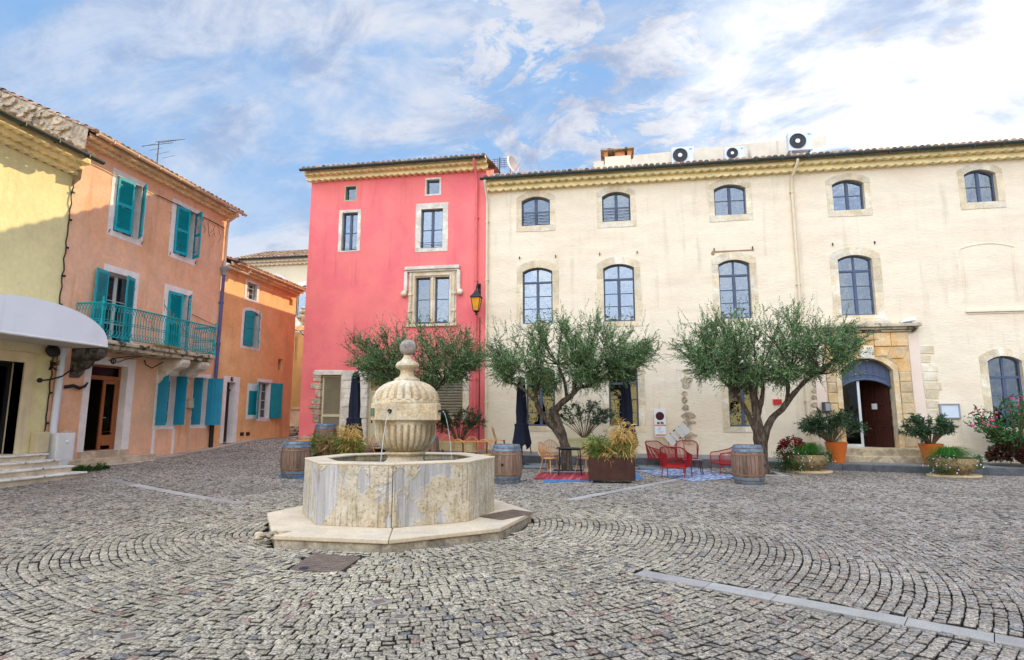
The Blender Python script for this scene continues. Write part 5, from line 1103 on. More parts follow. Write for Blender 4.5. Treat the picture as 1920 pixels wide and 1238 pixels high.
def terracotta():
    U0,U1=20.2,25.62; VT=7.48; B=thing('terracotta_house','small terracotta house with faded teal shutters at the street end','house',(XL,23,.5),world=True)
    TW=(21.72,22.42,6.52,7.22,0); SH=(21.68,22.72,4.55,6.05,.10); DO=(20.86,21.40,.64,3.0,0); GW=(23.00,23.86,1.58,3.12,0); HO=(25.0,25.3,6.85,7.15,0); H2=(24.35,24.72,3.72,4.25,0); PN=(22.32,22.95,1.72,2.72,0)
    hs=[TW,SH,DO,GW,HO,H2]; holes=[arch(*grow(a,.04 if a not in(HO,H2) else 0)) for a in hs]
    mb=MB(ML); shell(mb,U0,U1,-.2,VT,8,1.3,holes); mb.build('wall',TERRA,B,fix=False); deck(ML,U0,U1,VT+.02,8,1.3,B)
    P=MB(ML); 
    for a in (HO,H2): P.box(a[0],a[2],-.31,a[1],a[3],-.30)
    P.build('vent_hole',mat('dark_hole',(.03,.02,.012),1,.1),B)
    genoise('cornice',ML,U0,U1+.12,VT+.18,.30,2,CORNP,B,h=.11,p=.24,A=.03); tile_roof(ML,U0+.1,U1+.2,VT+.20,.42,20,4.2,B,seed=41); gutter(ML,U0+.2,U1+.3,VT+.16,.48,BEIGEPIPE,B,.07)
    P=MB(ML); P.tube([(U0+1.0,VT+.1,.46),(U0+.9,VT-.12,.40),(U0-.05,VT-.02,.14)],.05,8); P.build('gutter_branch',BEIGEPIPE,B,smooth=True)
    f=sash(ML,*TW,B,WFRAME,bars=(.5,),w=-.2); surround(ML,*TW,.14,.10,WHITEP,f,seed=5,top=.08,proud=.008); P=MB(ML)
    for k in range(4): P.tube([(TW[0]+.09+k*.17,TW[2],-.06),(TW[0]+.09+k*.17,TW[3],-.06)],.012,5)
    for k in (1,2): P.tube([(TW[0],TW[2]+.23*k,-.06),(TW[1],TW[2]+.23*k,-.06)],.012,5)
    P.build('window_bars',BLACK,f)
    f=sash(ML,*SH,B,WFRAME,bars=(.5,),w=-.2); surround(ML,*SH,.15,.12,WHITEP,f,seed=5,top=.13,proud=.008); plank_leaf(ML,SH[0]+.02,SH[2]+.02,.02,.50,1.42,R(-6),TEALD,f); plank_leaf(ML,SH[1]-.02,SH[2]+.02,.02,-.46,1.44,R(32),TEALD,f)
    a=DO; P=MB(ML); P.ring(arch(a[0]-.20,a[1]+.26,a[2],a[3]+.22),arch(a[0],a[1],a[2]+.001,a[3]),-.32,.010); P.build('door_surround',WHITEP,B,bevel=.008)
    P=MB(ML); P.box(a[0],a[2]+.02,-.30,a[1],2.66,-.24); P.box(a[0],2.66,-.31,a[1],2.74,-.20); P.box(a[0],2.74,-.31,a[1],a[3],-.27)
    for (p,q) in ((.85,1.45),(1.6,2.5)): P.ring([(a[0]+.08,p),(a[1]-.08,p),(a[1]-.08,q),(a[0]+.08,q)],[(a[0]+.12,p+.04),(a[1]-.12,p+.04),(a[1]-.12,q-.04),(a[0]+.12,q-.04)],-.24,-.22)
    d=P.build('door',DARKW,B,bevel=.005); pu,pv=21.12,3.12; P=MB(ML); P.box(pu-.07,pv-.08,.01,pu+.07,pv+.08,.03); q=P.build('number_plate',mat('dark_plum_enamel',(.02,.004,.015),.4,0),d); text_mesh('1',.12,ML@Matrix.Translation((pu,pv,.034)),WHITE,q)
    f=sash(ML,*GW,B,WFRAME,bars=(.25,.5,.75),w=-.2); surround(ML,*GW,.12,.12,WHITEP,f,seed=8,top=.14,proud=.008); h=GW[3]-GW[2]
    plank_leaf(ML,GW[0],GW[2],.03,.62,h,R(-150),TEALD,f); plank_leaf(ML,GW[1],GW[2],.03,-.62,h,R(158),TEALD,f)
    P=MB(ML); a=PN; P.ring(arch(a[0]-.12,a[1],a[2]-.18,a[3]+.3),arch(a[0],a[1]-.001,a[2],a[3]),-.02,.008); f=P.build('meter_recess',WHITEP,B); P=MB(ML); P.box(a[0],a[2],-.02,a[1]-.002,a[3],.006); P.build('meter_door',TEALD,f)
    P=MB(ML)
    for u in (21.9,22.3): MB(ML).box(u,.88,0,u+.22,1.02,.03).build('vent_cover',mat('dark_vent',(.04,.025,.015),.8,.1),B)
    for k in range(3): MB(ML).box(20.38,1.75+k*.14,0,20.46,1.84+k*.14,.03).build('bell_push',MATS['dark_vent'],B)
terracotta()
def street_end():
    # ochre garden wall across the end of the street, stone urn on its pier, pale building behind
    Y=29; zg=.8; o=thing('garden_wall','stained ochre wall closing the street beside terracotta house','wall',(-15,Y,zg),world=True); P=MB(); x0=-19.0; x1=-9
    P.add([(x0,Y,.3),(x1,Y,.3),(x1,Y,5.3),(-16.2,Y,5.95),(-17.2,Y,6.3),(x0,Y,6.4),(x0,Y+.5,.3),(x1,Y+.5,.3),(x1,Y+.5,5.3),(-16.2,Y+.5,5.95),(-17.2,Y+.5,6.3),(x0,Y+.5,6.4)],[(0,1,2,3,4,5),(11,10,9,8,7,6),(0,6,7,1),(2,8,9,3),(3,9,10,4),(4,10,11,5)]); P.build('wall',OCHRE,o,fix=False)
    P=MB(); P.box(x0,Y-.10,2.02,x1,Y,2.10); P.box(x0,Y-.06,.3,x1,Y,2.0); P.build('base_course',STONE,o,bevel=.01)
    P=MB(); P.tube([(-19,Y+.2,6.42),(-17.2,Y+.2,6.34),(-16.2,Y+.2,5.99),(x1,Y+.2,5.34)],.14,6); P.build('coping',DARKST,o)
    P=MB(); 
    for k in range(3): P.box(-18.2,Y-1.2+.3*k,.5,-14.2,Y,.86+.15*k)
    tag(P.build('street_steps',DARKST,loc=(-16,Y-.6,.8),bevel=.02),'worn steps at the foot of the ochre wall','steps')
    Y2=33; x,z=onY(566,610,Y2).x,onY(566,578,Y2).z; u=thing('stone_urn','dark stone urn on a pier above the ochre wall','urn',(x,Y2,5),world=True)
    P=MB(); zb=onY(566,622,Y2).z; P.box(x-.55,Y2-.4,.5,x+.9,Y2+.4,zb); P.box(x-.7,Y2-.5,zb+.002,x+1.0,Y2+.5,zb+.25); P.build('pier',STONEO,u,bevel=.03)
    h=onY(566,576,Y2).z-zb-.25; P=MB(Matrix.Translation((x+.05,Y2,zb+.252))); P.lathe([(.26*k_,h*z_) for k_,z_ in ((1.2,0),(1.2,.08),(.5,.12),(.45,.22),(1.,.34),(1.5,.46),(1.55,.52),(.9,.56),(.8,.62),(1.2,.70),(1.25,.76),(.6,.82),(.5,.88),(.75,.94),(.1,1.))],16); P.build('vase',DARKST,u,smooth=True)
    Y3=42; o=thing('pale_building','tall pale building with red blind far behind street end','building',(-25,Y3,1),world=True)
    zt=13.75; P=MB(Matrix(((1,0,0,0),(0,0,-1,Y3),(0,1,0,0),(0,0,0,1)))); x0=-29.2; x1=-14
    wA=(-27.2,-25.6,10.6,12.6,.35); wB2=(-24.3,-22.7,9.4,11.9,.35); wall_face(P,[(x0,0),(x1,0),(x1,zt),(x0,zt)],[arch(*wA),arch(*wB2)]); P.add([(x0,0,0),(x0,zt,0),(x0,zt,-9),(x0,0,-9)],[(0,1,2,3)]); P.add([(x1,0,0),(x1,zt,0),(x1,zt,-9),(x1,0,-9)],[(0,1,2,3)])
    for a in (wA,wB2): reveal(P,arch(*a),-.3,0)
    P.build('wall',PALE,o,fix=False); MM=Matrix(((1,0,0,0),(0,0,-1,Y3),(0,1,0,0),(0,0,0,1)))
    for a,k in ((wA,1),(wB2,2)):
        f=sash(MM,*a,o,WFRAME if k==2 else mat('red_blind',(.28,.02,.02),.7,.1),bars=(.33,.66),w=-.2); surround(MM,*a,.35,.25,WHITEP,f,seed=k,top=.35)
        if k==1: P=MB(MM); P.box(a[0]+.05,a[2]+.6,-.16,a[1]-.05,a[3]-.2,-.12); P.build('blind',MATS['red_blind'],f)
    P=MB(MM); P.box(x0-.1,8.6,0,x1,8.9,.12); P.build('string_course',STONEW,o)
    genoise('cornice',MM,x0-.2,x1,zt+.3,.5,2,PALE,o,h=.2,p=.4,A=.04); tile_roof(MM,x0-.3,x1,zt+.4,.65,22,5,o,seed=61,p=.3); gutter(MM,x0-.4,x1,zt+.36,.72,ZINC,o,.11)
street_end()

# ================================================================== FOUNTAIN
def fountain():
    cx,cy=-3.30,9.25; o=thing('fountain','old octagonal stone fountain with fluted urn and water jets','fountain',(cx,cy,0),world=True)
    # plinth: broad pale slabs on a low rough base
    pl=PLINTH; c=Vector((FC[0],FC[1])); g=random.Random(4)
    P=MB(); P.prism([(c.x+(x-c.x)*.985,c.y+(y-c.y)*.985) for x,y in pl],-.25,.085); P.build('plinth',mat('plinth_stone',(.42,.36,.27),.95,.3,4,bump=.9,bscale=26,bdist=.015,col2=(.20,.17,.13),c2=(.5,.66),c2scale=2.4,fine=.25),o,bevel=.02)
    P=MB(); bs=BASINP; n=8
    for i in range(n):
        j=(i+1)%n; a,b=Vector(pl[i]),Vector(pl[j]); p,q=Vector(bs[i]),Vector(bs[j]); p=p+(c-p)*.25; q=q+(c-q)*.25
        d=(b-a).normalized()*.004
        h=.148+g.uniform(-.003,.003)
        if i==7: a2=a+(b-a)*.0
        qd=[a+d,b-d,q-d,p+d]
        if i==7: qd=[a+d,a+(b-a)*.82,b+(a-b)*.10+(p-b)*.10,q+(b-q)*.75+Vector((.12,0)),q-d,p+d]  # slab with its front-left corner broken off
        P.prism([(v.x,v.y) for v in qd],.087,h)
    P.build('plinth_slab',FOUNTW,o,bevel=.012)
    P=MB(); 
    for k in range(26): P.ball((-4.35+g.uniform(-.28,.10),7.42+g.uniform(-.15,.28),.10+g.uniform(-.02,.02)),g.uniform(.02,.06),6,4,(1.3,1.3,.6))
    P.build('broken_corner',RUBBLE,o)
    # drain grate let into the right-hand slab
    P=MB(Matrix.Translation((-1.62,9.25,.151))@Matrix.Rotation(R(60),4,'Z')); P.box(-.42,-.24,0,.42,.24,.008)
    for k in range(12): P.box(-.38+k*.066,-.20,.008,-.345+k*.066,.20,.014)
    P.build('grate',IRON,o)
    # basin
    bc=Vector((-3.36,9.25)); P=MB(); zt=.985
    inn=[(bc.x+(x-bc.x)*.80,bc.y+(y-bc.y)*.80) for x,y in bs]
    for i in range(8):
        j=(i+1)%8; a,b,p,q=Vector(bs[i]),Vector(bs[j]),Vector(inn[i]),Vector(inn[j]); d=(b-a).normalized()*.003
        P.prism([(v.x,v.y) for v in (a+d,b-d,q-d,p+d)],.14,zt+g.uniform(-.004,.004))
    P.build('basin',BASIN,o,bevel=.018)
    P=MB(); rim=[]; 
    P.ring([(bc.x+(x-bc.x)*1.003,bc.y+(y-bc.y)*1.003) for x,y in bs],[(bc.x+(x-bc.x)*.775,bc.y+(y-bc.y)*.775) for x,y in bs],zt-.012,zt+.022); P.build('basin_rim',FOUNTW,o,bevel=.014)
    P=MB(); P.prism([(bc.x+(x-bc.x)*.84,bc.y+(y-bc.y)*.84) for x,y in bs],.88,.905); P.build('water',BASINW,o)
    # urn
    T=Matrix.Translation((cx,cy,0)); P=MB(T)
    P.lathe([(.34,.80),(.34,.93),(.30,.95),(.275,1.0),(.275,1.03),(.31,1.045),(.325,1.07),(.31,1.095),(.27,1.105)],40); P.build('pedestal',FOUNT,o,smooth=True)
    P=MB(T); n=112; fl=lambda i,a,r,z: 1-.055*abs(math.sin(a*14))**.7*(1 if z<1.50 else max(0,(1.58-z)/.08)) if False else 1-(.14*(1-abs(math.sin(a*14))**.5))*min(1,max(0,(1.535-z)/.05))
    P.lathe([(.26,1.10),(.33,1.125),(.40,1.17),(.445,1.23),(.475,1.31),(.488,1.39),(.49,1.47),(.485,1.53),(.475,1.56),(.485,1.58),(.52,1.595)],n,flute=fl); P.build('urn_bowl',FOUNT,o,smooth=True)
    rz=math.atan2(3.3,9.25); TD=T@Matrix.Rotation(rz,4,'Z'); P=MB(TD); h,cc=.535,.465
    sq=[(-cc,-h),(cc,-h),(h,-cc),(h,cc),(cc,h),(-cc,h),(-h,cc),(-h,-cc)]; P.prism(sq,1.592,1.855); P.build('urn_drum',FOUNT,o,bevel=.015)
    P=MB(T); P.lathe([(.50,1.857),(.535,1.862),(.535,1.905),(.52,1.925),(.50,1.93)],48); P.build('lid_rim',FOUNT,o,smooth=True)
    P=MB(T); fl2=lambda i,a,r,z: 1-.115*(1-abs(math.sin(a*12))**.45)*(1 if z<2.2 else 0)+(.012*abs(math.sin(a*12)) if i==0 else 0)
    P.lathe([(.538,1.918),(.536,1.95),(.52,2.0),(.49,2.06),(.445,2.115),(.38,2.165),(.30,2.205),(.225,2.225),(.20,2.232)],120,flute=fl2); P.build('fluted_lid',FOUNT,o,smooth=True)
    P=MB(T); P.lathe([(.21,2.226),(.21,2.26),(.175,2.275),(.13,2.30),(.112,2.34),(.108,2.39),(.125,2.42),(.135,2.425),(.17,2.44),(.19,2.475),(.185,2.505),(.16,2.535),(.13,2.55),(.10,2.575),(.075,2.61),(.062,2.64),(.066,2.655),(.05,2.66)],36); P.build('finial',FOUNT,o,smooth=True)
    P=MB(T); P.ball((0,0,2.785),.136,24,16); P.build('finial_ball',mat('grey_lichen_stone',(.36,.31,.27),.9,.35,6,bump=.7,bscale=30,col2=(.16,.14,.13),c2scale=5,fine=.2),o,smooth=True)
    P=MB(TD); P.tube([(-.25,-.53,1.735),(-.25,-.58,1.735)],.018,8); P.tube([(.50,-.50,1.735),(.55,-.55,1.735)],.018,8); P.lathe([(.035,0),(.035,.01),(.001,.012)],10,Matrix.Translation((-.25,-.535,1.735))@Matrix.Rotation(PI/2,4,'X')); P.build('spout',BLACK,o)
    P=MB(TD@Matrix.Translation((-.505,-.505,1.72))@Matrix.Rotation(R(-45),4,'Z')); P.box(-.035,-.012,-.06,.035,.0,.06); P.build('plaque',mat('green_plaque',(.10,.16,.09),.6,.2,20),o)
    for (st,dr,name) in (((-.25,-.585,1.733),(-.10,-.42,0),'a'),((.555,-.555,1.733),(.17,.02,0),'b')):
        P=MB(TD); pts=[];rr=[]
        for k in range(15): tt=k/14; pts.append((st[0]+dr[0]*tt,st[1]+dr[1]*tt,st[2]-.83*tt*tt+.0*tt)); rr.append(.0032+.001*math.sin(k*2.3)+.002*tt)
        P.tube(pts,rr,6); P.build('water_jet',ZWATER,o,smooth=True)
    P=MB(); P.prism(blob(-3.05,7.24,.10,.05,8,g),-.0,.03); 
    return o
fountain()
def covers():
    a,b,c,d=G(543,1068),G(636,1073),G(677,1045),G(588,1038); m=(a+b+c+d)/4
    o=thing('manhole_cover','square rusty iron cover set in the setts before the fountain','manhole cover',(m.x,m.y,0),world=True)
    P=MB(); P.prism([(p.x,p.y) for p in (a,b,c,d)],-.03,.006); P.build('frame',IRON,o)
    P=MB(); k=m
    for i in range(13):
        for j in range(9):
            u,v=(i+.7)/13.5,(j+.7)/9.5; p=a*(1-u)*(1-v)+b*u*(1-v)+c*u*v+d*(1-u)*v; P.cbox((p.x,p.y,.009),(.022,.022,.007),Matrix.Translation((0,0,0)))
    P.build('tread_studs',IRON,o)['kind']='stuff'; P=MB(); p=a*.75+b*.2+c*.05; P.lathe([(.001,.007),(.055,.007),(.05,.014),(.001,.015)],14,Matrix.Translation((p.x,p.y+.02,0))); P.build('lifting_plug',mat('blue_black_plug',(.01,.01,.05),.5,.1),o)
    for (x,y,s,lab) in ((711,1130,.085,'small square drain cover right of the manhole nearest the camera'),(240,1195,.085,'small drain cover far left in the foreground setts'),(482,1066,.07,'tiny dark cover left of the rusty manhole'),(750,1158,.07,'small grey metal cover below the square drain')):
        p=G(x,y); o=thing('drain_cover',lab,'drain cover',(p.x,p.y,p.z),R(45) if s>.08 else .1,'small covers let into the setts')
        MB().box(-s,-s,-.03,s,s,.008).build('collar',mat('cover_collar',(.27,.245,.21),.9,.2,5,bump=.5,bscale=60,fine=.3),o); MB().box(-s*.55,-s*.55,0,s*.55,s*.55,.012).build('lid',IRON,o)
covers()

# ================================================================== PLANTS
def twiggy(starts,dirs,lens,nl,Lg,W,curl=.35,spread=.9,droop=.1,seed=1,taper=True):
    g=np.random.default_rng(seed); k=len(starts); starts=np.asarray(starts,float); dirs=np.asarray(dirs,float); dirs/=np.linalg.norm(dirs,axis=1,keepdims=True)+1e-9
    bend=g.normal(size=(k,3))*curl; tt=np.linspace(.08,1,nl)[None,:,None]; lens=np.asarray(lens,float)[:,None,None]
    P=starts[:,None,:]+dirs[:,None,:]*lens*tt+bend[:,None,:]*lens*tt**2*.5; D=dirs[:,None,:]+bend[:,None,:]*tt
    LD=D+g.normal(size=P.shape)*spread*.62; sz=np.ones((k,nl)) if not taper else np.broadcast_to(1-.45*np.linspace(0,1,nl)**2,(k,nl))
    V,Q=leaves(P.reshape(-1,3),LD.reshape(-1,3),Lg*sz.ravel(),W,droop,seed+1)
    # the twig itself as a thin quad
    return V,Q,P
def olive(name,label,loc,trunk,tips,crown,seed,nlimb=110,zsc=1.):
    g=np.random.default_rng(seed); o=thing(name,label,'tree',loc,group='olive trees in front of the facades')
    P=MB()
    for pts,r0,r1 in trunk:
        pts=[Vector(p) for p in pts]; q=[]
        for i in range(len(pts)-1):
            for k in range(3):
                t_=k/3; a=pts[max(i-1,0)];b=pts[i];c=pts[i+1];d=pts[min(i+2,len(pts)-1)]
                q.append(.5*((2*b)+(c-a)*t_+(2*a-5*b+4*c-d)*t_**2+(3*b-a-3*c+d)*t_**3))
        q.append(pts[-1]); n=len(q); P.tube(q,[r0+(r1-r0)*(i/(n-1))**.85 for i in range(n)],10,wob=.45)
    P.build('trunk',BARK,o,smooth=True)
    # limbs fan out from the tips towards points spread through the crown
    (c0,rad)=crown; c0=np.array(c0); rad=np.array(rad); S=[];D=[];Ln=[]; LB=MB(); tips=np.array(tips,float)
    for i in range(nlimb):
        v=g.normal(size=3); v/=np.linalg.norm(v); rr=g.uniform(.45,1.0)**.6; tg=c0+v*rad*rr
        if tg[2]<c0[2]: tg[2]=c0[2]-(c0[2]-tg[2])*.8
        s=tips[np.argmin(np.linalg.norm((tips-tg)*np.array([1,1,.7]),axis=1)+g.uniform(0,.9,len(tips)))]
        mid=(s+tg)/2+np.array([0,0,-.12])+g.normal(size=3)*.12; path=[]
        for k in range(7): t_=k/6; path.append((1-t_)**2*s+2*t_*(1-t_)*mid+t_*t_*tg)
        LB.tube(path,[.028-.0037*k for k in range(7)],5,cap=False); path=np.array(path); m=int(g.integers(16,23))
        for k in range(m):
            t_=g.uniform(.42,1.0); a=t_*6; ia=min(int(a),5); p=path[ia]+(path[ia+1]-path[ia])*(a-ia); out=(p-c0)/rad; out/=np.linalg.norm(out)+1e-6
            d=out*.7+g.normal(size=3)*.55+np.array([0,0,.65 if p[2]>c0[2]-.45*rad[2] else .05]); S.append(p); D.append(d); Ln.append(g.uniform(.22,.60))
    # upright whips on top
    for i in range(int(nlimb*.3)):
        a=g.uniform(-PI,PI); q=g.uniform(0,.95)**.5; p=c0+rad*np.array([math.cos(a)*q,math.sin(a)*q,math.sqrt(max(0,1-q*q))*.82]); S.append(p); D.append(np.array([math.cos(a)*q*.5,math.sin(a)*q*.5,1.1])+g.normal(size=3)*.2); Ln.append(g.uniform(.35,.8))
    LB.build('limbs',BARK,o,fix=False)
    V,Q,_=twiggy(S,D,Ln,24,.086,.023,.4,.95,.02,seed); fast_mesh('crown',V,Q,LEAFO,o); return o
olive('olive_tree','dark olive tree behind the fountain in front of pink wall',(-6.55,19.3,gz(-6.55,19.3)),
      [([(0,0,-.1),(.05,0,.7),(.0,0,1.4),(-.4,.1,2.1),(-.75,.1,2.8),(-.9,.1,3.3)],.16,.06),([(.0,0,1.2),(.25,-.1,1.9),(.75,-.1,2.5),(1.35,-.1,2.9),(1.7,0,3.2)],.11,.04),([(.1,-.05,1.5),(.45,.1,2.3),(.6,.2,3.0)],.09,.04)],
      [(-.9,.1,3.2),(-.6,.1,2.7),(1.0,-.1,2.7),(1.6,0,3.1),(.6,.2,3.0),(.3,0,2.4)],((-.1,0,3.6),(2.6,1.6,1.12)),101,nlimb=135)
olive('olive_tree','wide olive tree with leaning forked trunk behind the bistro table',(-1.35,18.5,gz(-1.35,18.5)),
      [([(0,0,-.1),(-.02,0,.4),(-.17,0,1.1),(-.36,0,1.6),(-.40,0,1.78),(-.10,-.05,2.12),(.20,-.05,2.35),(.26,0,2.75),(.42,0,3.2)],.185,.05),([(-.14,0,.95),(-.42,-.05,1.32),(-.72,-.1,1.62),(-.98,-.1,2.15),(-.90,-.1,2.6)],.13,.06),([(.22,-.03,2.36),(.40,-.1,2.55),(.82,-.1,2.62),(1.15,0,2.85),(1.5,0,3.1)],.075,.035),([(-.96,-.1,2.1),(-1.5,-.1,2.6),(-2.0,0,2.75)],.06,.03),([(.0,-.02,2.2),(-.1,.2,2.8),(-.3,.2,3.3)],.06,.03)],
      [(-.9,-.1,2.7),(-1.9,0,2.8),(.42,0,3.2),(1.5,0,3.1),(-.3,.2,3.3),(.8,0,2.8)],((.12,0,3.62),(2.75,1.8,1.12)),202,nlimb=150)
olive('olive_tree','spreading olive tree with dark forked trunk behind the right barrel',(4.25,18.6,gz(4.25,18.6)),
      [([(.1,0,-.1),(.08,0,.6),(.03,0,1.2),(.0,0,1.9),(-.06,0,2.5),(-.2,.1,3.1)],.20,.07),([(.04,0,1.05),(-.22,0,1.7),(-.45,0,2.2),(-.95,0,2.8)],.10,.04),([(.1,0,.55),(.20,-.05,1.1),(.45,-.05,1.6),(.72,-.1,1.86),(1.05,-.1,2.3),(1.6,-.1,2.85),(2.3,0,3.3)],.135,.045),([(.85,-.1,2.0),(.95,0,2.5),(.95,.1,3.1)],.07,.035),([(.02,0,1.6),(.25,.1,2.3),(.3,.2,2.9)],.09,.04),([(1.5,-.1,2.75),(1.75,.1,3.3)],.05,.03)],
      [(-.6,.1,3.0),(-.5,0,2.4),(2.4,0,3.2),(1.1,.1,3.1),(.15,.2,2.8),(1.9,0,2.9),(-1.3,0,3.0)],((.42,0,3.72),(2.85,1.8,1.15)),303,nlimb=160)

def oleander(label,loc,spread,height,nstem,seed,flowers=None,group=None,box=None,lat=1.,leaf=.15):
    g=np.random.default_rng(seed); o=thing('oleander',label,'shrub',loc,group=group); SB=MB(); S=[];D=[];Ln=[];F=[]
    for i in range(nstem):
        a=g.uniform(0,2*PI); q=g.uniform(.25,1)**.6; tip=np.array([math.cos(a)*q*spread*lat,math.sin(a)*q*spread*.7,height*(1-.55*q*q)*g.uniform(.8,1.05)]); b=np.array([math.cos(a)*.06,math.sin(a)*.06,0]); mid=(b+tip)/2+np.array([0,0,.12*height])
        path=[(1-t_)**2*b+2*t_*(1-t_)*mid+t_*t_*tip for t_ in np.linspace(0,1,7)]; SB.tube(path,[.014-.0015*k for k in range(7)],5,cap=False)
        for k in range(5):
            t_=g.uniform(.5,1); p=(1-t_)**2*b+2*t_*(1-t_)*mid+t_*t_*tip; S.append(p); D.append(tip-b+g.normal(size=3)*.45*height); Ln.append(g.uniform(.1,.24))
        S.append(path[5]); D.append(tip-mid); Ln.append(.22); F.append(tip)
    SB.build('stems',STEM,o,fix=False); V,Q,_=twiggy(S,D,Ln,13,leaf,.027,.3,1.1,.15,seed,False); fast_mesh('foliage',V,Q,LEAFD,o)
    if flowers:
        n,m=flowers; P=[];Dd=[]
        for k in range(n):
            f=F[int(g.integers(len(F)))]+g.normal(size=3)*.06
            for j in range(6): a=j*PI/3; P.append(f); Dd.append((math.cos(a),math.sin(a)*.8-.4,.5))
        V,Q=leaves(np.array(P),np.array(Dd),.055,.045,0,seed); fast_mesh('flowers',V,Q,m,o)
    return o
# ---- oleanders in boxes at the foot of the facades
p=onY(862,800,21.3); oleander('dark oleander with red flowers before the louvred vent of pink house',(p.x,21.3,gz(p.x,21.3)+.55),1.05,1.35,34,5,(12,FLR))
def trough(label,x,y,wd,h,d,m,rz=0.):
    o=thing('planter_box',label,'planter',(x,y,gz(x,y)-.02),rz); P=MB(); P.ring([(-wd/2,-d/2),(wd/2,-d/2),(wd/2,d/2),(-wd/2,d/2)],[(-wd/2+.04,-d/2+.04),(wd/2-.04,-d/2+.04),(wd/2-.04,d/2-.04),(-wd/2+.04,d/2-.04)],0,h); P.box(-wd/2-.02,-d/2-.02,h-.07,wd/2+.02,-d/2-.001,h+.01); P.build('box',m,o,bevel=.01)
    MB().box(-wd/2+.03,-d/2+.03,h-.12,wd/2-.03,d/2-.03,h-.06).build('soil',SOIL,o); return o
PALEY=mat('pale_yellow_box',(.60,.53,.28),.8,.12,3,streak=.5,scol=(.3,.26,.15))
trough('pale yellow planter under the red flowered oleander',p.x-.2,21.3,1.5,.62,.5,PALEY)
p=onY(1090,800,21.2); trough('pale yellow planter behind the leaning olive trunk',p.x,21.2,1.35,.62,.5,PALEY); oleander('airy oleander with bare stems between two ground floor windows',(p.x+.1,21.2,gz(p.x,21.2)+.58),1.15,1.55,30,6,None,leaf=.13)
def round_pot(label,x,y,r,h,m):
    o=thing('flower_pot',label,'pot',(x,y,gz(x,y)),group='orange glazed pots by the doorway'); MB().lathe([(r*.62,0),(r*.70,h*.2),(r*.86,h*.6),(r*.98,h*.93),(r*1.03,h),(r*.96,h),(r*.92,h*.9)],32).build('pot',m,o,smooth=True); MB().lathe([(.001,h*.9),(r*.94,h*.9)],24,cap=False).build('soil',SOIL,o); return o
pr_=onY(1746,840,21.0); zp=gz(pr_.x,21.0); round_pot('orange glazed pot on the right of the stone doorway',pr_.x,21.0,.34,.66,ORPOT); oleander('dense oleander in the orange pot right of the doorway',(pr_.x,21.0,zp+.6),.78,1.0,46,7,None,'oleanders flanking the doorway',leaf=.14)
pl_=onY(1568,840,21.0); round_pot('orange glazed pot left of the doorway half hidden by flowers',pl_.x,21.0,.34,.66,ORPOT); oleander('tall oleander in the orange pot left of the doorway',(pl_.x-.15,21.0,gz(pl_.x,21)+.6),.95,1.15,54,8,None,'oleanders flanking the doorway',leaf=.14)

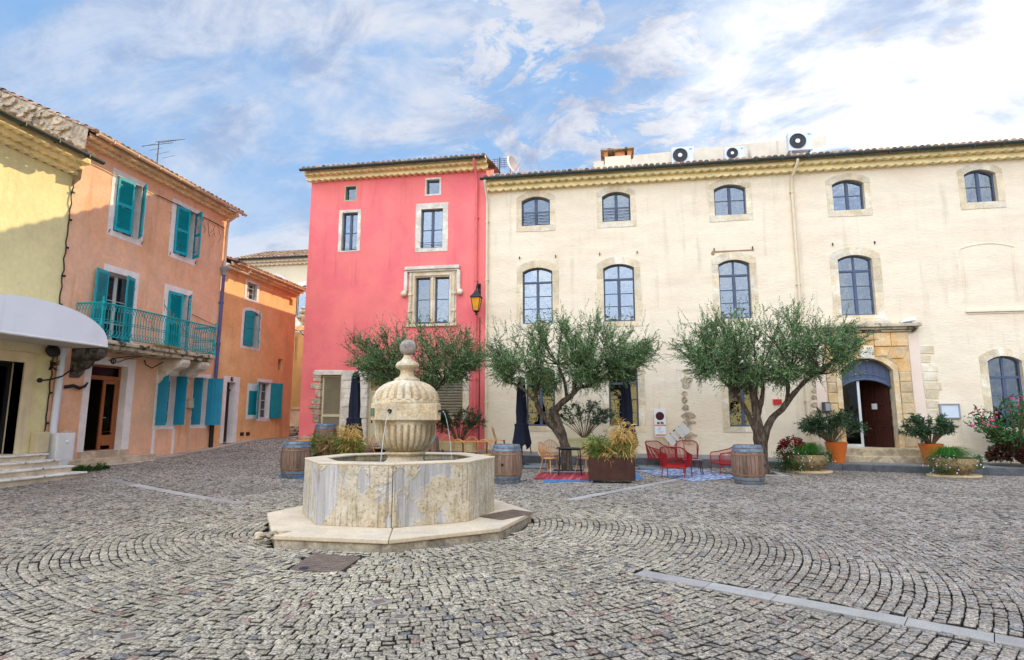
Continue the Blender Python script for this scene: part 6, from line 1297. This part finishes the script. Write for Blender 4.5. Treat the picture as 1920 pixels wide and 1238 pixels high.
def bowl_planter(label,px,py,mirror,seed):
    b=G(px,py); g=np.random.default_rng(seed); x,y=b.x,b.y+.45; z=gz(x,y); o=thing('stone_bowl',label,'planter',(x,y,z),group='stone bowl planters by the kerb')
    MB().lathe([(.72,0),(.74,.015),(.74,.055),(.72,.07)],40,Matrix.Diagonal((.95,.62,1,1))).build('base_slab',mat('pale_round_slab',(.60,.46,.26),.85,.15,3,bump=.4,bscale=25),o,smooth=True)
    MB().lathe([(.34,.06),(.36,.10),(.34,.115),(.44,.16),(.56,.24),(.63,.35),(.645,.45),(.64,.54),(.60,.55),(.57,.50)],48).build('bowl',BOWL,o,smooth=True)
    MB().lathe([(.001,.50),(.60,.50)],30,cap=False).build('soil',SOIL,o)
    s=-1 if mirror else 1
    # mop of fine grass, trailing white flowers, red flowers on the outer side
    n=2400; a=g.uniform(0,2*PI,n); q=g.uniform(0,.12,n); P=np.stack([.05*s+q*np.cos(a),q*np.sin(a),np.full(n,.5)],1); V=[];Q=[]
    D=np.stack([np.cos(a)*1.0,np.sin(a)*1.0,g.uniform(.15,3.2,n)],1); ln=g.uniform(.28,.80,n)
    D/=np.linalg.norm(D,axis=1,keepdims=True); S=np.cross(D,[0,0,1.]); S/=np.linalg.norm(S,axis=1,keepdims=True)+1e-9; seg=4; vs=[]
    RD=np.stack([np.cos(a),np.sin(a),0*a],1); g1=g.uniform(.45,1.25,n); g2=g.uniform(.25,1.05,n)
    for k in range(seg+1): t_=k/seg; c=P+RD*(ln*g2*1.15*t_**1.35)[:,None]+np.array([0,0,1.])*(ln*g1*(1.35*t_-1.15*t_**2.2))[:,None]; w_=.0075*(1-t_*.85); vs+=[c+S*w_,c-S*w_]
    V=np.stack(vs,1).reshape(-1,3); base=np.arange(n)[:,None]*(2*seg+2); Q=np.concatenate([base+np.array([2*k,2*k+1,2*k+3,2*k+2]) for k in range(seg)],0); fast_mesh('grass_tuft',V,Q,GRASS,o)
    def trail(name,xc,n,rx,zlo,m,fl,nf,sd,leafL=.05):
        g=np.random.default_rng(sd); th=g.uniform(PI,2*PI,n)*1.0; xx=xc+g.normal(size=n)*rx; yy=-np.sqrt(np.maximum(.02,.66**2-np.minimum(xx*xx,.4)))*g.uniform(.3,1.05,n); zz=.60-g.uniform(0,1,n)**1.3*(.6-zlo)+g.normal(size=n)*.03
        yy=np.where(zz<.5,yy-.03,yy); P=np.stack([xx,yy,zz],1); D=np.stack([g.normal(size=n),-1+g.normal(size=n)*.6,.4+g.normal(size=n)*.6],1); V,Q=leaves(P,D,leafL,.024,.2,sd); fast_mesh('trailing_foliage',V,Q,m,o)
        i=g.choice(n,nf); pp=[];dd=[]
        for k in i:
            for j in range(5): a=j*2*PI/5; pp.append(P[k]+np.array([0,-.03,.02])); dd.append((math.cos(a),-.5,math.sin(a)))
        V,Q=leaves(np.array(pp),np.array(dd),.026,.024,0,sd+1); fast_mesh('flowers',V,Q,fl,o)
    trail('w',-.42,1300,.17,.12,LEAFB,FLW,42,seed+1); trail('w2',.50,700,.12,.30,LEAFB,FLW,12,seed+2)
    if not mirror:
        trail('r',-.62,1700,.16,.0,LEAFB,FLR,30,seed+3)
        n=900; a=g.uniform(0,2*PI,n); q=np.sqrt(g.uniform(0,1,n)); P=np.stack([-.36+.42*q*np.cos(a),.05+.30*q*np.sin(a),.55+.52*np.sqrt(1-q*q)*g.uniform(.4,1,n)],1); V,Q=leaves(P,np.stack([np.cos(a),np.sin(a),g.uniform(0,1,n)],1),.08,.04,.2,seed+6); fast_mesh('dark_foliage',V,Q,LEAFR,o)
        i=g.choice(n,34); pp=[];dd=[]
        for k in i:
            for j in range(6): b_=j*PI/3; pp.append(P[k]+np.array([0,-.03,.06])); dd.append((math.cos(b_),-.4,math.sin(b_)))
        for q in range(0,len(pp),6): V,Q=leaves(np.array(pp[q:q+6]),np.array(dd[q:q+6]),.04,.04,0,seed+9+q); fast_mesh('red_flower',V,Q,FLR,o)
    return o
bowl_planter('stone bowl left of the doorway overflowing with red and white flowers',1523,889,False,40)
bowl_planter('stone bowl right of the doorway with grass and white flowers',1806,897,True,50)
def rose_bush():
    b=G(1900,884); g=np.random.default_rng(77); o=thing('hibiscus_bush','tall green bush with bright pink flowers at the right edge','bush',(b.x+.2,b.y+.1,b.z)); SB=MB(); S=[];D=[];Ln=[];F=[]
    for i in range(60):
        tip=np.array([g.uniform(-.95,1.25),g.uniform(-.7,.7),g.uniform(.75,2.15)]); 
        if tip[0]<-.5: tip[2]=g.uniform(1.15,1.75)
        bb=np.array([0.15,0,.05]); mid=(bb+tip)/2+np.array([0,0,.15]); path=[(1-t_)**2*bb+2*t_*(1-t_)*mid+t_*t_*tip for t_ in np.linspace(0,1,7)]; SB.tube(path,[.022-.0025*k for k in range(7)],5,cap=False)
        for k in range(13): t_=g.uniform(.45,1); p=(1-t_)**2*bb+2*t_*(1-t_)*mid+t_*t_*tip; S.append(p+g.normal(size=3)*.05); D.append(tip-bb+g.normal(size=3)*.9); Ln.append(g.uniform(.12,.32))
        F.append(tip)
    SB.build('stems',STEM,o,fix=False); V,Q,_=twiggy(S,D,Ln,10,.075,.045,.4,1.2,.15,78,False); fast_mesh('foliage',V,Q,LEAFB,o)
    P=[];Dd=[]
    for f in F:
        if f[2]<1.0 and g.uniform()<.8: continue
        for q in range(int(g.integers(1,3))):
            c=f+g.normal(size=3)*.05+np.array([0,-.06,.03])
            for j in range(6): a=j*PI/3; P.append(c); Dd.append((math.cos(a),-.5,math.sin(a)))
    V,Q=leaves(np.array(P),np.array(Dd),.05,.055,0,5); fast_mesh('flowers',V,Q,FLP,o)
    n=1500; a=g.uniform(0,2*PI,n); q=np.sqrt(g.uniform(0,1,n)); P=np.stack([-.15+.7*q*np.cos(a),-.15+.5*q*np.sin(a),.10+.75*np.sqrt(1-q*q*.9)*g.uniform(.1,1,n)],1); D=np.stack([np.cos(a),np.sin(a)-.4,g.uniform(-.3,.8,n)],1); V,Q=leaves(P,D,.12,.065,.2,9); fast_mesh('low_red_foliage',V,Q,LEAFR,o)
    q=np.random.default_rng(3).choice(n,700); V,Q=leaves(P[q]*1.02,D[q],.12,.06,.2,19); fast_mesh('low_green_foliage',V,Q,LEAFD,o)
rose_bush()
def weeds():
    g=np.random.default_rng(8); spots=[(158,884,.42,'weeds growing between the white cabinet and house step'),(146,862,.25,'small tuft of weeds beside the white cabinet'),(190,880,.16,'little weed below the orange house step')]
    for (px,py,s,lab) in spots:
        b=G(px,py); n=int(1500*s); a=g.uniform(0,2*PI,n); q=g.uniform(0,1,n)**.7*s; P=np.stack([q*np.cos(a)*.7,q*np.sin(a),g.uniform(0,.16,n)*(1-q/s)+.01],1); D=np.stack([np.cos(a),np.sin(a),g.uniform(.1,1.4,n)],1)
        o=thing('weed',lab,'weeds',(b.x,b.y,b.z),group='weeds along the left houses'); V,Q=leaves(P,D,.12,.022,.2,int(s*100)); fast_mesh('foliage',V,Q,WEED,o)
weeds()
def bamboo(o,x,y,z,h,spread,n,m,seed,leafL=.26,name='bamboo'):
    g=np.random.default_rng(seed); S=[];D=[];Ln=[]; SB=MB()
    for i in range(n):
        a=g.uniform(0,2*PI); q=g.uniform(0,1); top=np.array([x+math.cos(a)*q*spread,y+math.sin(a)*q*spread*.6,z+h*g.uniform(.55,1.)]); b=np.array([x+math.cos(a)*q*spread*.5,y+math.sin(a)*q*spread*.3,z]); SB.tube([b,(b+top)/2,top],.006,4,cap=False)
        for k in range(6): t_=g.uniform(.25,1); S.append(b+(top-b)*t_); D.append((math.cos(a+g.normal()),math.sin(a+g.normal()),.45+g.normal()*.4)); Ln.append(.12)
    V,Q,_=twiggy(S,D,Ln,6,leafL,.021,.4,.9,.42,seed,False); f=fast_mesh('foliage',V,Q,m,o); return f

# ================================================================== TERRACE FURNITURE
def make_barrel(label,loc,rz=0.):
    o=thing('wine_barrel',label,'barrel',loc,rz,group='old oak wine barrels on the square'); H=.95; prof=lambda z: .325+.075*math.sin(PI*z/H)**.8 if 0<z<H else .325
    P=MB(); n=26; zs=[H*k/10 for k in range(11)]
    for i in range(n):
        a0,a1=2*PI*i/n+.008,2*PI*(i+1)/n-.008; vs=[]
        for z in zs:
            r=prof(z)
            for a in (a0,(a0+a1)/2,a1): vs.append((r*math.cos(a),r*math.sin(a),z))
            
        k=len(zs); fs=[]
        for j in range(k-1):
            for q in range(2): fs.append((3*j+q,3*j+q+1,3*j+q+4,3*j+q+3))
        P.add(vs,fs)
    P.lathe([(.300,H-.06),(.300,H),(.322,H)],32,cap=False)
    P.build('staves',BARW,o,fix=True)
    P=MB(); P.lathe([(.001,H-.05),(.302,H-.05)],32,cap=False); P.lathe([(.001,.03),(.315,.03)],32,cap=False); P.build('head',mat('barrel_head',(.12,.08,.05),.9,.3,4,grain=(1,8,8)),o)
    for (a,b) in ((.0,.075),(.10,.17),(.205,.245),(.70,.735),(.79,.86),(.875,.952)):
        P=MB(); P.lathe([(prof(a+.0)+.001,a),(prof(a)+.008,a+.003),(prof((a+b)/2)+.009,(a+b)/2),(prof(b)+.008,b-.003),(prof(b)+.001,b)],40,cap=False); P.build('hoop',HOOP if (a!=.205 and a!=.70) else mat('rusty_hoop',(.25,.15,.09),.7,.3,6,metal=.3),o,smooth=True)
    P=MB(); P.lathe([(.03,0),(.03,.012),(.001,.013)],12,Matrix.Translation((-.12,-.385,.47))@Matrix.Rotation(PI/2+.0,4,'X')); P.build('bung',SOIL,o)
    return o
def at_front(px,py,back): p=G(px,py); d=Vector((p.x,p.y,0)).normalized(); q=p+d*back; return (q.x,q.y,gz(q.x,q.y))
b0=make_barrel('weathered wine barrel right of the fountain by the closed parasol',at_front(950,908,.36),.2)
again(b0,at_front(1405,910,.36),1.3,'grey oak wine barrel with light blue hoops before the right olive trunk')
again(b0,at_front(553,898,.36),2.4,'dark wine barrel left of the fountain at the street corner')
p=G(803,868); again(b0,(p.x,p.y,p.z),.7,'blue barrel glimpsed behind the fountain urn on its right',.92)
p=G(603,850); again(b0,(p.x,p.y+.2,gz(p.x,p.y)+.05),.1,'blue hooped barrel in front of the shuttered door of pink house')

def make_parasol(label,loc,rz=0.):
    o=thing('parasol',label,'parasol',loc,rz,group='closed navy parasols on the terrace'); P=MB()
    P.tube([(0,0,.06),(0,0,2.95)],.035,10); P.build('pole',BLACK,o)
    P=MB(); P.lathe([(.08,.06),(.08,.10),(.045,.12),(.045,.34)],12); P.box(-.28,-.28,.0,.28,.28,.06); P.build('base',BLACK,o,bevel=.008)
    zs=[(.62,.27),(.70,.29),(1.0,.25),(1.28,.205),(1.36,.22),(1.40,.16),(1.8,.165),(2.3,.14),(2.75,.12),(2.90,.09),(2.95,.03)]; P=MB()
    fl=lambda i,a,r,z: (1+.20*math.sin(a*5+z*.9)+.07*math.sin(a*11+1+z*2))*(1 if z<2.9 else .9)
    vs=[(r,z) for z,r in zs]; P.lathe(vs,60,flute=fl,cap=False)
    # uneven hem
    P.v=[Vector((v.x,v.y,v.z+(.09*math.sin(math.atan2(v.y,v.x)*5+.6) if v.z<.8 else .0))) for v in P.v]
    P.build('canopy',NAVY,o,smooth=True,fix=True); P=MB(); P.tube([(.17*math.cos(2*PI*k/14),.17*math.sin(2*PI*k/14),1.36) for k in range(15)],.014,5); P.build('strap',NAVY,o); return o
q=G(978,874); u0=make_parasol('closed navy parasol standing behind the barrel right of fountain',(q.x,q.y,gz(q.x,q.y)))
q=G(1178,876); again(u0,(q.x,q.y,gz(q.x,q.y)),1.1,'closed navy parasol behind the corten planter of bamboo')
q=G(661,862); again(u0,(q.x,q.y,gz(q.x,q.y)),2.0,'closed navy parasol between the two doors of pink house')
# slate ballast plates under the parasols
def plates(label,px,py,rz):
    p=G(px,py); o=thing('ballast_plates',label,'paving plates',(p.x,p.y,gz(p.x,p.y)),rz,group='grey ballast plates under parasols'); P=MB()
    for x in (-.42,.42): 
        for y in (-.42,.42): P.box(x-.40,y-.40,.0,x+.40,y+.40,.055)
    P.build('plate',SLATE,o,bevel=.01)
plates('grey slate plates under the parasol beside the right-of-fountain barrel',982,874,.1); plates('grey slate plates behind the corten planter',1192,876,.1)

def make_cane_chair(label,loc,rz,pale=False):
    """bistro chair with a rounded cane back"""
    o=thing('cane_chair',label,'chair',loc,rz,group='rounded cane chairs at the wooden tables'); m=CANE; P=MB()
    P.lathe([(.001,.44),(.20,.44),(.215,.45),(.20,.462),(.001,.462)],20); P.build('seat',CANEL,o,smooth=True)
    P=MB(); back=[(-.21,.12,.45),(-.235,.20,.62),(-.20,.25,.80),(-.10,.275,.90),(0,.28,.925),(.10,.275,.90),(.20,.25,.80),(.235,.20,.62),(.21,.12,.45)]; P.tube(back,.014,7); P.build('back_frame',CANEL,o,smooth=True)
    P=MB()
    for k in range(-4,5): x=k*.045; P.tube([(x*.9,.16,.455),(x*1.02,.225,.66),(x*.95,.27-.3*x*x,.91-abs(x)**2*2.6)],.0045,4)
    for z in (.58,.66,.74,.80): wd=.215 if z<.75 else .19; P.tube([(-wd,.20,z),(0,.245,z),(wd,.20,z)],.004,4)
    P.build('cane_back',m,o)
    for sx in (-1,1):
        for y0,y1 in ((-.15,-.21),(.13,.22)): P=MB(); P.tube([(sx*.14,y0,.44),(sx*.20,y1,.0)],.013,6); P.build('leg',BLACK,o)
    return o
def make_spindle_chair(label,loc,rz):
    """low bucket chair of cane spindles on splayed wooden legs"""
    o=thing('spindle_chair',label,'chair',loc,rz,group='cane bucket chairs round the black bistro table'); P=MB(); P.lathe([(.001,.43),(.22,.43),(.24,.442),(.24,.458),(.22,.465),(.001,.465)],24); P.build('seat',CANEL,o,smooth=True)
    N=17; top=[];bot=[]
    for k in range(N):
        a=PI*(k/(N-1))*1.0; s_=math.sin(a); x=math.cos(a); top.append((.30*x,.10+.24*s_,.52+.38*s_**1.2)); bot.append((.225*x,.0+.20*s_,.46))
    P=MB(); P.tube(top,.014,6); P.build('top_rail',CANEL,o,smooth=True); P=MB()
    for a,b in zip(top,bot): P.tube([b,a],.0075,4)
    m_=[tuple((a[i]*.5+b[i]*.5) for i in range(3)) for a,b in zip(top,bot)]; P.tube(m_,.006,4); P.build('spindles',CANE,o)
    for sx in (-1,1):
        for sy in (-1,1): P=MB(); P.tube([(sx*.14,sy*.13,.43),(sx*.22,sy*.21,0)],[.017,.012],6); P.build('leg',CANEL,o)
    return o
def facing(p,q): return math.atan2(q[1]-p[1],q[0]-p[0])+PI/2      # chair fronts are -y
bt=G(1069,892); tb=thing('bistro_table','small black metal bistro table on the red rug','table',(bt.x,bt.y,gz(bt.x,bt.y)),R(4)); P=MB(); P.box(-.37,-.32,.755,.37,.32,.775); P.tube([(-.30,-.25,.73),(.30,-.25,.73),(.30,.25,.73),(-.30,.25,.73),(-.30,-.25,.73)],.015,6); P.build('table_top',BLACK,tb,bevel=.006)
for sx in (-1,1):
    for sy in (-1,1): P=MB(); P.tube([(sx*.29,sy*.25,.74),(sx*.32,sy*.28,0)],.014,6); P.tube([(sx*.22,sy*.25,.74),(sx*.32,sy*.28,0)],.010,6); P.build('leg',BLACK,tb)
s0=None
for (px,py,lab) in ((1030,889,'cane bucket chair at left front of the black bistro table'),(1036,880,'cane bucket chair behind left of the black bistro table'),(1097,889,'cane bucket chair between black bistro table and rusty planter')):
    p=G(px,py); rz=facing((p.x,p.y),(bt.x,bt.y)); l=(p.x,p.y,gz(p.x,p.y))
    s0=make_spindle_chair(lab,l,rz) if s0 is None else again(s0,l,rz,lab) and s0
def wood_table(label,px,py,wd,dp,rz,ped=True):
    p=G(px,py); o=thing('wooden_table',label,'table',(p.x,p.y,gz(p.x,p.y)),rz,group='orange wooden terrace tables'); P=MB()
    for i in range(5): x=-dp/2+dp*i/5; P.box(-wd/2,x+.004,.735,wd/2,x+dp/5-.004,.765)
    P.build('table_top',TABLEW,o,bevel=.004)
    for sx in (-.28,.28): P=MB(); P.tube([(sx*wd,0,.735),(sx*wd,0,.03)],.03,8); P.box(sx*wd-.05,-.28,0,sx*wd+.05,.28,.03); P.box(sx*wd-.03,-.25,.70,sx*wd+.03,.25,.734); P.build('pedestal',BLACK,o,bevel=.004)
    return o,p
to,tp=wood_table('long orange wooden table right of the fountain urn',890,870,1.45,.75,R(6))
c0=None
for (px,py,rz,lab) in ((838,868,R(200),'cane chair at the far left end of the right wooden table'),(866,879,R(165),'cane chair with pale hoop back in front of the right wooden table'),(912,880,R(172),'cane chair with broad hoop back at front right of wooden table'),(884,858,R(10),'cane chair on the wall side of the right wooden table'),(937,862,R(95),'cane chair at the right end of the wooden table beside the barrel'),
    (700,880,R(150),'cane chair left of the fountain urn facing the pink house'),(655,872,R(80),'cane chair beside the parasol left of the fountain'),(708,866,R(200),'cane chair farther back behind the fountain basin on its left'),(985,862,R(100),'cane chair half hidden behind the parasol right of the barrel')):
    p=G(px,py); l=(p.x,p.y,gz(p.x,p.y)); rz+=PI if False else 0
    if c0 is None: c0=make_cane_chair(lab,l,rz)
    else: again(c0,l,rz,lab)
wood_table('orange wooden table left of the fountain before the shuttered door',598,872,1.35,.7,R(12))
wood_table('dark wooden table against the pink wall under the oleander',880,852,1.3,.6,R(3))

# corten planter on castors, with green and straw-coloured bamboo
def corten():
    f=at_front(1147,907,.26); o=thing('corten_planter','rusty steel planter on castors with green and straw bamboo','planter',f,R(3)); wd,d,h=1.16,.46,.55
    P=MB(); P.ring([(-wd/2,-d/2),(wd/2,-d/2),(wd/2,d/2),(-wd/2,d/2)],[(-wd/2+.025,-d/2+.025),(wd/2-.025,-d/2+.025),(wd/2-.025,d/2-.025),(-wd/2+.025,d/2-.025)],.07,.07+h); P.box(-wd/2+.02,-d/2+.02,.072,wd/2-.02,d/2-.02,.1); P.build('box',CORTEN,o,bevel=.006)
    MB().box(-wd/2+.02,-d/2+.02,.5,wd/2-.02,d/2-.02,.56).build('soil',SOIL,o)
    for sx in (-1,1):
        for sy in (-1,1): P=MB(Matrix.Translation((sx*.5,sy*.17,.035))@Matrix.Rotation(PI/2,4,'Y')); P.lathe([(.001,-.015),(.033,-.015),(.035,0),(.033,.015),(.001,.015)],14); P.build('castor',GREY,o)
    def clump(x,h,sp,n,m,seed,lf):
        q=thing('bamboo',{1:'green bamboo in the left half of the rusty planter',2:'tall straw coloured bamboo in the right half of the planter'}[seed],'plant',(f[0]+x,f[1],f[2]+.55),0,group='bamboo in the rusty planter'); bamboo(q,0,0,0,h,sp,n,m,seed,lf); return q
    q=clump(-.28,.62,.32,26,BAMG,1,.22); bamboo(q,.02,0,0,.5,.38,9,BAMY,5,.2); q=clump(.30,.98,.28,24,BAMY,2,.26); bamboo(q,-.1,.0,0,.6,.3,16,BAMG,6,.2)
corten()
def left_planters():
    for (px,py,lab,m1,m2,sd) in ((610,882,'dark planter box with drooping bamboo left of the fountain',BAMG,BAMB,11),(652,884,'dark planter box with yellow green bamboo behind the fountain basin',BAMY,BAMG,12)):
        p=G(px,py); f=(p.x,p.y,gz(p.x,p.y)); o=thing('planter_box',lab,'planter',f,R(5)); wd,d,h=(.75,.4,.45); P=MB(); P.ring([(-wd/2,-d/2),(wd/2,-d/2),(wd/2,d/2),(-wd/2,d/2)],[(-wd/2+.03,-d/2+.03),(wd/2-.03,-d/2+.03),(wd/2-.03,d/2-.03),(-wd/2+.03,d/2-.03)],0,h); P.build('box',mat('dark_purple_box',(.03,.022,.035),.7,.2),o,bevel=.006); MB().box(-wd/2+.02,-d/2+.02,h-.1,wd/2-.02,d/2-.02,h-.04).build('soil',SOIL,o)
        bamboo(o,0,0,h-.05,.62 if sd==11 else .95,.36,40,m1,sd,.26); bamboo(o,.05,-.05,h-.05,.5 if sd==11 else .6,.40,30,m2,sd+10,.24)
left_planters()

def rug(label,corners,m,name='rug'):
    ps=[G(*c) for c in corners]; n=10; c=sum(ps,Vector())/4; P=MB(); vs=[]
    for j in range(n+1):
        for i in range(n+1):
            u,v=i/n,j/n; p=ps[0]*(1-u)*(1-v)+ps[1]*u*(1-v)+ps[2]*u*v+ps[3]*(1-u)*v; vs.append((p.x,p.y,gz(p.x,p.y)+.014))
    P.add(vs,[(j*(n+1)+i,j*(n+1)+i+1,(j+1)*(n+1)+i+1,(j+1)*(n+1)+i) for j in range(n) for i in range(n)]); o=P.build(name,m,loc=(c.x,c.y,gz(c.x,c.y))); s=o.modifiers.new('thickness','SOLIDIFY'); s.thickness=.012; s.offset=0
    return tag(o,label,'rug')
rug('red striped rug under the black bistro table',[(1001,899),(1108,902),(1120,887),(1012,887)],RUGRED)
rug('blue and white patterned rug under the red lounge chairs',[(1188,884),(1300,904),(1395,896),(1300,877)],RUGBLUE)
rug('plain blue mat edge showing beneath the rusty planter and red rug',[(1018,906),(1206,899),(1196,888),(1030,884)],RUGB2).location.z-=.006
rug('bright blue mat under the dark barrel left of the fountain',[(522,894),(570,900),(590,888),(535,884)],RUGB2)

def make_lounge_chair(label,loc,rz):
    """low lounge chair: bent tube frame laced with red cord"""
    o=thing('lounge_chair',label,'chair',loc,rz,group='red cord lounge chairs on the blue rug'); r=.016
    Wt,Wb=.37,.30; P=MB()
    bk=[(-.36,-.34,.60),(-.37,-.1,.63),(-.36,.22,.70),(-.31,.36,.79),(-.22,.40,.83),(.22,.40,.83),(.31,.36,.79),(.36,.22,.70),(.37,-.1,.63),(.36,-.34,.60)]
    P.tube([(-.33,-.36,.30),(-.35,-.38,.52)]+bk+[(.35,-.38,.52),(.33,-.36,.30)],r,8); P.tube([(-.33,-.36,.32),(-.30,.26,.27),(.30,.26,.27),(.33,-.36,.32),(-.33,-.36,.32)],r,8); P.build('frame',REDMET,o,smooth=True)
    P=MB()
    top=[Vector(p) for p in bk]; seg=[]
    def samp(pl,t_): 
        L_=[(b-a).length for a,b in zip(pl,pl[1:])]; s=t_*sum(L_)
        for a,b,l in zip(pl,pl[1:],L_):
            if s<=l: return a+(b-a)*(s/l)
            s-=l
        return pl[-1]
    low=[Vector(p) for p in ((-.33,-.36,.32),(-.315,0,.30),(-.30,.26,.27),(.30,.26,.27),(.315,0,.30),(.33,-.36,.32))]
    N=74
    for k in range(N+1): a=samp(top,k/N); b=samp(low,k/N); P.tube([b,a],.0048,4,cap=False)
    P.build('cord_back',REDCORD,o)
    P=MB()
    for k in range(34): y=-.35+.60*k/33; z=.315-.07*math.sin(PI*k/33)*.6; P.tube([(-.32,y,.315-.04*k/33),(0,y,z-.03),(.32,y,.315-.04*k/33)],.0085,4,cap=False)
    P.build('cord_seat',mat('bright_red_cord',(.55,.012,.012),.6,.1,5,isl=.15),o)
    for (x,y,z,x1,y1) in ((-.33,-.36,.32,-.34,-.38),(.33,-.36,.32,.34,-.38),(-.29,.25,.28,-.31,.33),(.29,.25,.28,.31,.33)): P=MB(); P.tube([(x,y,z),(x1,y1,0)],[.016,.012],7); P.build('leg',REDMET,o)
    return o
l0=None
for (px,py,rz,lab) in ((1268,896,R(160),'red cord lounge chair nearest the camera with its back turned'),(1239,878,R(38),'red cord lounge chair at back left under the parking sign'),(1289,877,R(-8),'red cord lounge chair at back right below the folded board'),(1366,890,R(-78),'red cord lounge chair seen from the side by the barrel')):
    p=G(px,py); l=(p.x,p.y,gz(p.x,p.y)+.01)
    if l0 is None: l0=make_lounge_chair(lab,l,rz)
    else: again(l0,l,rz,lab)
p=G(1300,890); st_=thing('side_table','small dark side table among the red lounge chairs','side table',(p.x,p.y,gz(p.x,p.y)+.01)); P=MB(); P.box(-.26,-.22,.40,.26,.22,.418); P.build('table_top',mat('violet_grey_top',(.12,.10,.13),.5,.1),st_,bevel=.004)
for sx in (-1,1):
    for sy in (-1,1): P=MB(); P.tube([(sx*.2,sy*.16,.40),(sx*.25,sy*.2,0)],.011,6); P.build('leg',BLACK,st_)

# tree pits: dark earth squares framed with pale slabs
for (hx,hy),lab in zip(PITS,('tree pit at the foot of the leaning olive tree','tree pit of the right olive tree behind the barrel')):
    o=thing('tree_pit',lab,'tree pit',(hx,hy,gz(hx,hy)),group='square tree pits'); P=MB(); P.ring([(-.62,-.62),(.62,-.62),(.62,.62),(-.62,.62)],[(-.46,-.46),(.46,-.46),(.46,.46),(-.46,.46)],-.06,.012); P.build('frame',MATS['granite_slab'],o,bevel=.006); MB().box(-.46,-.46,-.10,.46,.46,-.02).build('soil',SOIL,o)

def opposite():
    YO=-13.0; M=Matrix(((-1,0,0,0),(0,0,1,YO),(0,1,0,0),(0,0,0,1))); VT=9.2; B=thing('opposite_house','ochre house across the square reflected in ground floor windows','house',(0,YO,0),world=True)
    ws=[(-17+4.2*i,-15.9+4.2*i,v,v+1.7,0) for i in range(9) for v in (1.2,5.4)]; hs=[arch(*a) for a in ws]; mb=MB(M); shell(mb,-21,23,-.3,VT,9,2.0,hs); mb.build('wall',YELLOW,B,fix=False); deck(M,-21,23,VT,9,2.0,B)
    for a in ws: sash(M,*a,B,FRAME,w=-.2)
    tile_roof(M,-21,23,VT+.1,.5,22,4.8,B,seed=71,p=.3)
opposite()

def litter():
    g=np.random.default_rng(31); P=[];n=0
    for (cx,cy,r,k) in ((-1.3,17.6,2.2,34),(4.0,17.2,2.4,34),(-6.2,18.2,1.8,14),(-2.6,6.6,1.6,12),(7.5,18.6,2.5,24),(1.5,11,5,16)):
        for i in range(k):
            a=g.uniform(0,2*PI); q=r*math.sqrt(g.uniform()); x,y=cx+q*math.cos(a),cy+q*math.sin(a); P.append((x,y,gz(x,y)+.006))
    P=np.array(P); D=np.stack([g.normal(size=len(P)),g.normal(size=len(P)),g.uniform(0,.25,len(P))],1); V,Q=leaves(P,D,.06,.025,0,4)
    tag(fast_mesh('fallen_leaves',V,Q,mat('dry_leaf',(.30,.20,.09),.8,.2,2,isl=.5)),'dry leaves scattered over the setts of the square','leaves',kind='stuff')
litter()
